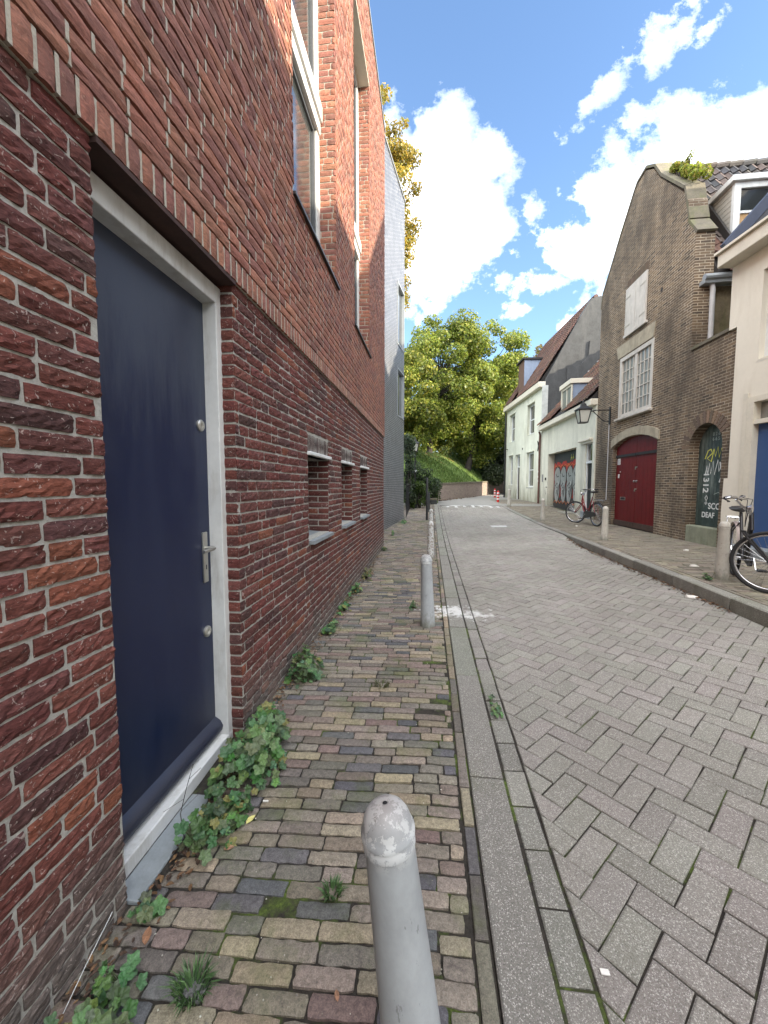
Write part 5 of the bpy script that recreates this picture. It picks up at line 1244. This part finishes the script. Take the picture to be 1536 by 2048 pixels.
    for x in (-.3, -.2, -.1, 0): mb.tube([(x, -.06, .74), (x, .06, .74)], .005, 6)
    mb.build('rack', m_chrome, root)
    mb = MB(); mb.poly([(.58, .3), (.55, .38), (.46, .41), (0, Rw + .06), (-.06, Rw), (0, Rw - .05), (.46, .2), (.55, .22)], .05, .075, 'xz'); mb.build('chain_case', m_blkp, root)
    mb = MB(); mb.tube([(bb.x, -.09, bb.z), (bb.x, .1, bb.z)], .012, 8); mb.tube([(bb.x, .1, bb.z), (bb.x + .12, .1, bb.z - .12)], .009, 6); mb.tube([(bb.x, -.09, bb.z), (bb.x - .12, -.09, bb.z + .12)], .009, 6); ck = mb.build('crank', m_chrome, root)
    for p in ((bb.x + .12, .15, bb.z - .12), (bb.x - .12, -.14, bb.z + .12)):
        mb = MB(); mb.box(p[0] - .04, p[0] + .04, p[1] - .045, p[1] + .045, p[2] - .012, p[2] + .012, bev=.005); mb.build('pedal', m_tyre, ck)
    mb = MB(); mb.tube([(-.02, -.05, Rw - .02), (-.06, -.14, .02)], .008, 6); mb.build('stand', m_chrome, root)
    return root
def face(dx, dy): return math.atan2(dy, dx)
bicycle('red step-through bicycle parked before the narrow door of the low white house', (4.64, 11.36, .24), face(-.13, .99), R(30), m_redp, m_blkp)
bicycle('black bicycle with pale rear fender and its front wheel turned, beside the beige bollard', (3.90, 5.405, .24), face(-.45, -.893), R(68), m_blkp, m_pinkish, seat=-.1, sw=.25)

# ------------------------------------------------------------------ weeds, fallen leaves and litter
LG = [(.06, .125, .04), (.08, .155, .055), (.045, .095, .03), (.1, .18, .07), (.12, .2, .075)]
def lobed(mb, c, n, up, s, colr, r, lobes=5):
    n = Vector(n).normalized(); a = n.cross(Vector(up)); a = a.normalized() if a.length > 1e-3 else Vector((1, 0, 0)); b = a.cross(n)
    c = Vector(c); K = lobes * 4; vs = [c - n * s * .06]
    for k in range(K):
        th = 2 * PI * (k + .5) / K; lob = .5 + .5 * math.cos(lobes * th); notch = 1 - .6 * math.exp(-((th - PI * 1.5) / .3) ** 2) if True else 1
        rr = s * (.74 + .26 * lob) * notch * r.uniform(.95, 1.05); w_ = .1 * math.cos(lobes * th) * s
        vs.append(c + a * rr * math.cos(th) + b * rr * math.sin(th) + n * (w_ + s * .12))
    mid = [c.lerp(v, .5) + n * s * (.03 if i % 4 else -.03) for i, v in enumerate(vs[1:])]
    o = len(vs); vs += mid
    fs = [(0, o + k, o + (k + 1) % K) for k in range(K)] + [(o + k, 1 + k, 1 + (k + 1) % K, o + (k + 1) % K) for k in range(K)]
    mb.add(vs, fs, 0, colr)
def mallow(label, x, y, rx, ry, h, n, s, seed, pal=LG, cat='weed', name='weed', zf=zpave, lean=(.0, 0)):
    z0 = zf(x, y); root = thing(name, label, cat, (x, y, z0)); r = random.Random(seed); L_ = MB(); S = MB(); off = (x, y, z0)
    subs = [(r.uniform(-.5, .5) * rx, r.uniform(-.75, .75) * ry, r.uniform(.45, .75), r.uniform(.6, 1.1)) for _ in range(4)]
    for i in range(n):
        sx, sy, sr, sh = r.choice(subs); a = r.uniform(0, 2 * PI); q = r.random() ** .7 * 1.1; px, py = x + sx + rx * q * sr * math.cos(a), y + sy + ry * q * sr * math.sin(a)
        px = max(px, -1.03 + s * .3); pz = z0 + h * sh * max(.08, 1 - q * q * .8) * r.uniform(.3, 1.1) + .008
        nrm = Vector(((px - x) * 1.2 / rx * .4 + r.uniform(-.4, .4) + .25, (py - y) / ry * .4 + r.uniform(-.4, .4) - .25, .9)); ss = s * r.uniform(.4, 1.15)
        c = pick(pal, r)
        c = tuple(v * r.uniform(.7, 1.25) for v in c)
        if r.random() < .05: c = (.2, .19, .06)
        lobed(L_, (px, py, pz), nrm, (r.uniform(-1, 1), r.uniform(-1, 1), .2), ss, c, r)
        b0 = (x + (px - x) * .25, y + (py - y) * .25, z0 - .01)
        if zf is zpave: b0 = (max(b0[0], -1.04), b0[1], b0[2])
        S.tube([b0, ((px + b0[0]) / 2, (py + b0[1]) / 2, pz * .55 + z0 * .45), (px, py, pz - .003)], .0018, 4, cap=False)
    L_.build('leaves', m_leafn, root, off=off); S.build('stem', plain('weed_stem', (.06, .08, .03), .8), root, off=off)
    return root
def tuft(label, x, y, rad, h, n, seed, pal=LG, zf=zpave, w_=.003, cat='grass tuft'):
    z0 = zf(x, y); r = random.Random(seed); mb = MB()
    for i in range(n):
        a = r.uniform(0, 2 * PI); q = rad * math.sqrt(r.random()); bx, by = x + q * .5 * math.cos(a), y + q * .5 * math.sin(a); b = r.uniform(0, 2 * PI); hh = h * r.uniform(.4, 1)
        tx, ty = bx + math.cos(a) * rad * r.uniform(.2, .9), by + math.sin(a) * rad * r.uniform(.2, .9); c = pick(pal, r); mx, my = (bx * .6 + tx * .4), (by * .6 + ty * .4)
        d = Vector((math.cos(b), math.sin(b), 0)) * w_; p0, p1, p2 = Vector((bx, by, z0 - .01)), Vector((mx, my, z0 + hh * .75)), Vector((tx, ty, z0 + hh))
        mb.add([p0 - d, p0 + d, p1 + d, p1 - d, p2], [(0, 1, 2, 3), (3, 2, 4)], 0, c)
    o = mb.build('grass_tuft', m_leafn, off=(x, y, z0), recalc=False); o.location = (x, y, z0); tag(o, label, cat); return o
mallow('large leafy green weed clump at the far foot of the blue door frame', -.87, 1.9, .17, .24, .22, 260, .033, 1)
mallow('sprawling weed growing over the doorstep below the blue door', -.91, 1.38, .13, .2, .14, 110, .028, 2)
mallow('small weed with round leaves just before the doorstep corner', -.95, 1.13, .05, .05, .06, 12, .028, 3)
mallow('loose weed at the wall foot beside the grass tuft', -.88, .94, .09, .09, .06, 24, .027, 4)
mallow('big leaved weed at the wall foot, the closest to the camera', -.93, .78, .14, .08, .08, 34, .034, 5)
mallow('bushy weed at the wall foot below the first niche', -.9, 2.62, .11, .22, .2, 120, .034, 6)
mallow('low weed at the wall foot under the second niche', -.94, 3.6, .09, .22, .08, 60, .028, 7)
mallow('yellowing low weed at the wall foot past the second niche', -.95, 4.2, .09, .2, .09, 50, .03, 8, pal=LG + [(.16, .15, .05)])
mallow('low weed at the wall foot under the third niche', -.96, 4.95, .09, .25, .12, 50, .03, 9, pal=LG + [(.2, .15, .06)])
mallow('dried weed at the wall foot beyond the third niche', -.97, 5.8, .09, .25, .13, 50, .032, 10, pal=[(.1, .11, .04), (.16, .13, .06), (.07, .09, .03)])
mallow('small weed by the far end of the red brick wall', -.98, 8.2, .08, .25, .12, 40, .035, 11)
mallow('weed at the start of the tiled building', -1.25, 10.6, .15, .3, .12, 50, .04, 12)
mallow('weed at the far foot of the tiled building', -.85, 13.0, .12, .3, .12, 40, .045, 13)
mallow('tiny weed at the foot of the clean grey bollard', -.16, 4.3, .06, .07, .07, 24, .02, 14)
mallow('creeping weed in the gutter beside the low kerb', .4, 2.45, .05, .1, .03, 18, .022, 15, zf=zroad)
mallow('small weed at the base of the bollard beside the black bicycle', 3.42, 5.1, .09, .12, .08, 30, .025, 16, zf=zright)
tuft('spiky green grass tuft between the paving bricks near the front bollard', -.67, .94, .075, .05, 150, 1, w_=.002)
tuft('small grass tuft in the paving between the wall and the big grey bollard', -.33, 1.22, .05, .035, 60, 2)
tuft('thin dry grass tuft in the pavement beyond the front bollard', -.33, 2.6, .08, .03, 60, 3, pal=[(.12, .11, .05), (.08, .1, .04)])
# thin dead stem
mb = MB(); mb.tube([(-.98, 1.36, -.03), (-1.0, 1.37, .06), (-.99, 1.4, .15), (-.97, 1.42, .24)], [.002, .0018, .0015, .001], 5)
for a, b in (((-1, 1.37, .07), (-.95, 1.47, .1)), ((-.995, 1.39, .11), (-1.02, 1.3, .13)), ((-.985, 1.41, .18), (-.95, 1.44, .21))): mb.tube([a, b], .001, 4)
tag(mb.build('twig', m_bark), 'thin dead branched stem standing before the blue door', 'twig')
mb = MB(); mb.tube([(-1.0, .84, -.075), (-1.022, .95, -.05), (-1.04, 1.07, -.02)], .001, 5); tag(mb.build('wire', m_white), 'thin white wire running along the foot of the wall', 'wire')
m_leafb = attr_mat('dead_leaf', .8, 60, .4, None, 0, .3)
def scatter(name, label, fn, n, s, pal, seed, cat):
    r = random.Random(seed); mb = MB()
    for i in range(n):
        x, y, z = fn(r); a = r.uniform(0, PI); ss = s * r.uniform(.5, 1.2); t1, t2 = r.uniform(-.35, .35), r.uniform(-.35, .35); c = pick(pal, r)
        L_ = [(-1, 0, 0), (-.4, .45, .12), (.3, .42, .15), (1, 0, .05), (.3, -.42, .15), (-.4, -.45, .12), (0, 0, 0)]
        vs = [(x + ss * (p[0] * math.cos(a) - p[1] * math.sin(a)), y + ss * (p[0] * math.sin(a) + p[1] * math.cos(a)), z + .004 + ss * (p[2] * 2 * r.uniform(.5, 1.2) + abs(p[0] * t1 + p[1] * t2))) for p in L_]
        mb.add(vs, [(6, k, (k + 1) % 6) for k in range(6)], 0, c)
    return tag(mb.build(name, m_leafb, recalc=False), label, cat, kind='stuff')
BR = [(.1, .055, .03), (.14, .075, .035), (.07, .04, .025), (.19, .11, .05), (.05, .032, .022)]
def f1(r):
    y = .75 + r.random() ** 1.2 * 7; x = -1.04 + abs(r.gauss(0, .06)) + (.03 if 1.1 < y < 2.1 else 0) ; return x, y, zpave(x, y) + r.uniform(0, .01)
scatter('fallen_leaves', 'brown fallen leaves gathered along the foot of the red brick wall', f1, 1300, .013, BR, 3, 'leaves')
def f2(r):
    y = 4.2 + r.random() * 5; x = kx(y) - abs(r.gauss(0, .05)) - .01; return x, y, zroad(x, y) + r.uniform(0, .008)
scatter('fallen_leaves', 'brown fallen leaves in the gutter below the raised kerb', f2, 420, .022, BR + [(.2, .1, .05)], 4, 'leaves')
def f3(r):
    t_ = r.random() * 3; k = int(t_); q = t_ - k; x = WL[k][0] + (WL[k + 1][0] - WL[k][0]) * q + abs(r.gauss(0, .25)); y = WL[k][1] + (WL[k + 1][1] - WL[k][1]) * q - .1; return x, y, g(y) + .01
scatter('fallen_leaves', 'dry leaves along the foot of the retaining wall', f3, 260, .05, BR + [(.25, .16, .07)], 5, 'leaves')
def f4(r):
    y = .8 + r.random() ** 1.6 * 4; x = r.uniform(-.95, .14); return x, y, zpave(x, y) + .001
r9 = random.Random(12); mb = MB()
for i in range(240):
    x, y, z = f4(r9); s_ = r9.uniform(.0015, .004); mb.add([(x - s_, y, z), (x, y - s_, z), (x + s_, y, z), (x, y + s_, z), (x, y, z + s_)], [(0, 1, 4), (1, 2, 4), (2, 3, 4), (3, 0, 4)], 0, pick([(.5, .48, .42), (.35, .33, .28), (.2, .18, .15)], r9))
tag(mb.build('gravel', m_leafb, recalc=False), 'small pale grit scattered over the narrow pavement', 'grit', kind='stuff')
def f5(r):
    t_ = 2.2 + r.random() * 5; f = r.random() * 3.4; k = min(int(f), 3); q = f - k
    x = WL[k][0] + (WL[k + 1][0] - WL[k][0]) * q - t_ * .923; y = WL[k][1] + (WL[k + 1][1] - WL[k][1]) * q + t_ * .385; return x, y, hill(x, y) + .02
scatter('fallen_leaves', 'golden leaves lying on the grassy bank under the trees', f5, 1500, .06, [(.3, .17, .04), (.22, .12, .03), (.35, .22, .05), (.14, .08, .03)], 6, 'leaves')
def single(name, label, cat, x, y, z, s, c, ang=0, seed=1):
    r = random.Random(seed); mb = MB(); L_ = [(-1, 0, 0), (-.6, .4, .1), (0, .55, .12), (.6, .35, .1), (1.1, 0, .02), (.6, -.35, .1), (0, -.5, .12), (-.6, -.35, .1), (0, 0, .02)]
    vs = [(s * (p[0] * math.cos(ang) - p[1] * math.sin(ang)), s * (p[0] * math.sin(ang) + p[1] * math.cos(ang)), s * p[2] * 1.3) for p in L_]
    mb.add(vs + [(v[0], v[1], v[2] - .001) for v in vs], [(8, k, (k + 1) % 8) for k in range(8)] + [(17, 9 + (k + 1) % 8, 9 + k) for k in range(8)] + [(k, 9 + k, 9 + (k + 1) % 8, (k + 1) % 8) for k in range(8)], 0, c)
    o = mb.build(name, m_leafb, recalc=False); o.location = (x, y, z); return tag(o, label, cat)
single('leaf', 'pale yellow fallen leaf on the bricks before the large weed', 'leaf', -.76, 1.49, zpave(-.76, 1.49) + .004, .024, (.6, .55, .2), 1.2)
single('leaf', 'curled tan leaf on the bricks by the doorstep', 'leaf', -.79, 1.36, zpave(-.79, 1.36) + .004, .02, (.3, .17, .1), .4)
single('leaf', 'round orange brown leaf by the wall near the small weed', 'leaf', -.9, 1.05, zpave(-.9, 1.05) + .01, .026, (.26, .13, .07), 2)
single('leaf', 'shrivelled brown leaf on the bricks next to the big grey bollard', 'leaf', -.245, .95, zpave(-.245, .95) + .006, .013, (.28, .15, .09), 2)
mb = MB(); mb.tube([(-.745, 1.583, zpave(-.74, 1.58) + .006), (-.722, 1.585, zpave(-.74, 1.58) + .006)], .004, 10); tag(mb.build('cigarette_butt', m_paper), 'white cigarette butt on the bricks beside the large weed', 'cigarette butt')
mb = MB(); mb.box(.505, .53, 1.085, 1.1, zroad(.5, 1.1) + .002, zroad(.5, 1.1) + .006, bev=.001); tag(mb.build('paper_scrap', m_paper), 'tiny white paper scrap on the road pavers next to the gutter', 'litter')
mb = MB()
def scrap(label, x, y, z, s, seed):
    r = random.Random(seed); mb = MB(); n = 9; ring = [(s * math.cos(2 * PI * k / n) * r.uniform(.7, 1.3), s * .5 * math.sin(2 * PI * k / n) * r.uniform(.7, 1.2), r.uniform(.002, .03)) for k in range(n)]
    mb.add([(0, 0, .03)] + ring + [(p[0] * 1.02, p[1] * 1.02, 0) for p in ring], [(0, 1 + k, 1 + (k + 1) % n) for k in range(n)] + [(1 + k, 1 + n + k, 1 + n + (k + 1) % n, 1 + (k + 1) % n) for k in range(n)])
    o = mb.build('paper_scrap', m_paper, recalc=False); o.location = (x, y, z); o.rotation_euler.z = r.uniform(-.5, .2); tag(o, label, 'litter')
scrap('crumpled white tissue in the gutter below the raised kerb', 3.02, 4.75, zroad(3, 4.75), .06, 1)
scrap('white paper scrap on the wide pavement near the beige bollard by the beige house', 3.75, 5.9, .242, .05, 2)
scrap('white paper scrap on the wide pavement before the arched door', 4.5, 7.3, .242, .04, 3)
scrap('white paper dot on the pavement before the red bicycle', 4.1, 11.3, .242, .03, 4)
# plants rooted in masonry
shrub('roof_plant', 'yellow green plant growing on top of the warehouse gable', (5.55, 9.75, 8.15), [(5.45 + .25 * random.Random(i).random(), 9.2 + i * .055, 7.82 + i * .052 + .1 * random.Random(i + 50).random(), .11, .11, .09) for i in range(18)] + [(5.6, 9.7, 8.55, .06, .06, .07), (5.6, 9.62, 8.62, .05, .05, .05)], 1700, .065, [(.2, .26, .03), (.28, .3, .05), (.14, .18, .03), (.3, .24, .06)], 5, 'plant')

eh = thing('blocking_house', 'plain brick house added behind the camera to block light', 'building', (2, -14.2, 0))  # added out of view; cuts light from behind so the reveals go darker
mb = MB(); mb.box(-1, 6, -18, -14.2, -.2, 8); mb.build('wall', m_oldbrick, eh, off=(2, -14.2, 0)); mb = MB(); mb.poly([(-1.2, 8), (2.5, 11), (6.2, 8)], -18.2, -14, 'xz'); mb.build('roof', m_dirt, eh, off=(2, -14.2, 0))

# ------------------------------------------------------------------ camera, light, sky
cam = bpy.data.cameras.new('camera'); co = bpy.data.objects.new('camera', cam); col.objects.link(co)
co.location = (0, 0, 1.4); co.rotation_euler = (R(90 - 4.0168), 0, R(6.8056))
cam.sensor_fit = 'HORIZONTAL'; cam.sensor_width = 36; cam.lens = 36 * 769 / 1536; cam.clip_start = .02; cam.clip_end = 2000
sc.camera = co
SUN = Vector((1, -.42, .47)).normalized()
su = bpy.data.lights.new('sun', 'SUN'); so = bpy.data.objects.new('sun', su); col.objects.link(so)
su.energy = 5; su.angle = R(.5); su.color = (1, .88, .7)
so.rotation_euler = (-SUN).to_track_quat('-Z', 'Y').to_euler()
w = bpy.data.worlds.new('World'); sc.world = w; w.use_nodes = True
nt = w.node_tree; t = NT(nt); bg = nt.nodes['Background']
sky = t.n('ShaderNodeTexSky', sky_type='NISHITA'); sky.sun_disc = False
sky.sun_elevation = math.asin(SUN.z); sky.sun_rotation = math.atan2(SUN.x, SUN.y); sky.air_density = 1.0; sky.dust_density = .3; sky.ozone_density = 2.5
d = t.n('ShaderNodeTexCoord').outputs['Generated']
s = t.n('ShaderNodeSeparateXYZ'); t.l(d, s.inputs[0])
# direction of the view as slopes x/y and z/y, so each cloud sits at its own bearing and height
yy = t.math('MAXIMUM', s.outputs[1], .02)
cb = t.n('ShaderNodeCombineXYZ'); t.l(t.math('DIVIDE', s.outputs[0], yy), cb.inputs[0]); t.l(t.math('DIVIDE', s.outputs[2], yy), cb.inputs[1])
nz = t.n('ShaderNodeTexNoise'); nz.inputs['Scale'].default_value = 4.5; nz.inputs['Detail'].default_value = 9; nz.inputs['Roughness'].default_value = .62
t.l(cb.outputs[0], nz.inputs['Vector'])
wp = t.n('ShaderNodeVectorMath', operation='MULTIPLY_ADD'); t.l(nz.outputs['Color'], wp.inputs[0]); wp.inputs[1].default_value = (.17, .17, 0)
t.l(cb.outputs[0], wp.inputs[2])
CLV = 30; CL = [(0.017, 0.81, 0.089, 0.124, 0), (0.043, 0.658, 0.154, 0.149, 0), (0.119, 0.766, 0.087, 0.09, 0), (-0.017, 0.533, 0.092, 0.107, 0), (-0.092, 0.68, 0.074, 0.254, 0), (0.619, 0.752, 0.192, 0.137, 0), (0.465, 0.658, 0.118, 0.142, 0), (0.37, 0.576, 0.099, 0.067, -25), (0.523, 0.793, 0.084, 0.106, 0), (0.74, 0.761, 0.089, 0.093, 0), (0.449, 0.526, 0.065, 0.067, 0), (0.406, 0.912, 0.08, 0.026, 40), (0.483, 0.976, 0.088, 0.031, 45), (0.543, 1.025, 0.061, 0.031, 20), (0.61, 1.017, 0.03, 0.016, 20), (0.265, 0.49, 0.057, 0.02, 8), (0.222, 0.43, 0.035, 0.014, 10), (0.342, 0.389, 0.079, 0.044, 20), (0.169, 0.495, 0.02, 0.014, 0), (0.231, 0.666, 0.037, 0.023, 20), (0.185, 0.555, 0.021, 0.012, 0)]
best = None
for cx, cy, rx, ry, rot in CL:
    m = t.n('ShaderNodeMapping', vector_type='TEXTURE'); t.l(wp.outputs[0], m.inputs[0])
    m.inputs['Location'].default_value = (cx + .085, cy + .085, 0); m.inputs['Rotation'].default_value = (0, 0, R(rot)); m.inputs['Scale'].default_value = (rx, ry, 1)
    ln = t.n('ShaderNodeVectorMath', operation='LENGTH'); t.l(m.outputs[0], ln.inputs[0])
    v = t.math('MULTIPLY', t.math('SUBTRACT', 1, ln.outputs['Value']), math.sqrt(rx * ry) * 2.1)
    best = v if best is None else t.math('MAXIMUM', best, v)
fine = t.n('ShaderNodeTexNoise'); fine.inputs['Scale'].default_value = 9; fine.inputs['Detail'].default_value = 14; fine.inputs['Roughness'].default_value = .66
t.l(cb.outputs[0], fine.inputs['Vector'])
field = t.math('ADD', best, t.math('MULTIPLY', t.math('SUBTRACT', fine.outputs['Fac'], .475), .55))
mask_f = t.ramp(field, [(-.1, 0), (.03, .22), (.12, .62), (.26, 1)])
# the sky out of view, behind and overhead: bright cloud added as fill light
gn = t.noise(d, 2.2, 8, .6)
mask_b = t.math('MULTIPLY', t.ramp(gn, [(.40, 0), (.5, 1)]), t.ramp(s.outputs[2], [(.12, 0), (.35, 1)]))
front = t.ramp(s.outputs[1], [(.12, 0), (.25, 1)])
mask = t.math('ADD', t.math('MULTIPLY', mask_f, front), t.math('MULTIPLY', mask_b, t.math('SUBTRACT', 1, front)))
hs = t.n('ShaderNodeHueSaturation'); hs.inputs['Saturation'].default_value = 1.02; hs.inputs['Value'].default_value = 1.5; t.l(sky.outputs[0], hs.inputs['Color'])
cl = t.mix(t.ramp(t.noise(d, 5, 6, .6), [(.4, 0), (.6, 1)]), (CLV * .62, CLV * .66, CLV * .72), (CLV, CLV * .965, CLV * .915))
clf = t.mix(front, cl, t.mix(.45, (0, 0, 0), cl))
t.l(t.mix(mask, hs.outputs[0], clf), bg.inputs['Color']); bg.inputs['Strength'].default_value = .1
sc.view_settings.view_transform = 'Standard'; sc.view_settings.look = 'None'; sc.view_settings.exposure = 1.5; sc.view_settings.gamma = 1
sc.render.engine = 'CYCLES'; sc.cycles.use_denoising = True; sc.cycles.max_bounces = 8; sc.cycles.diffuse_bounces = 4
sc.cycles.sample_clamp_indirect = 30
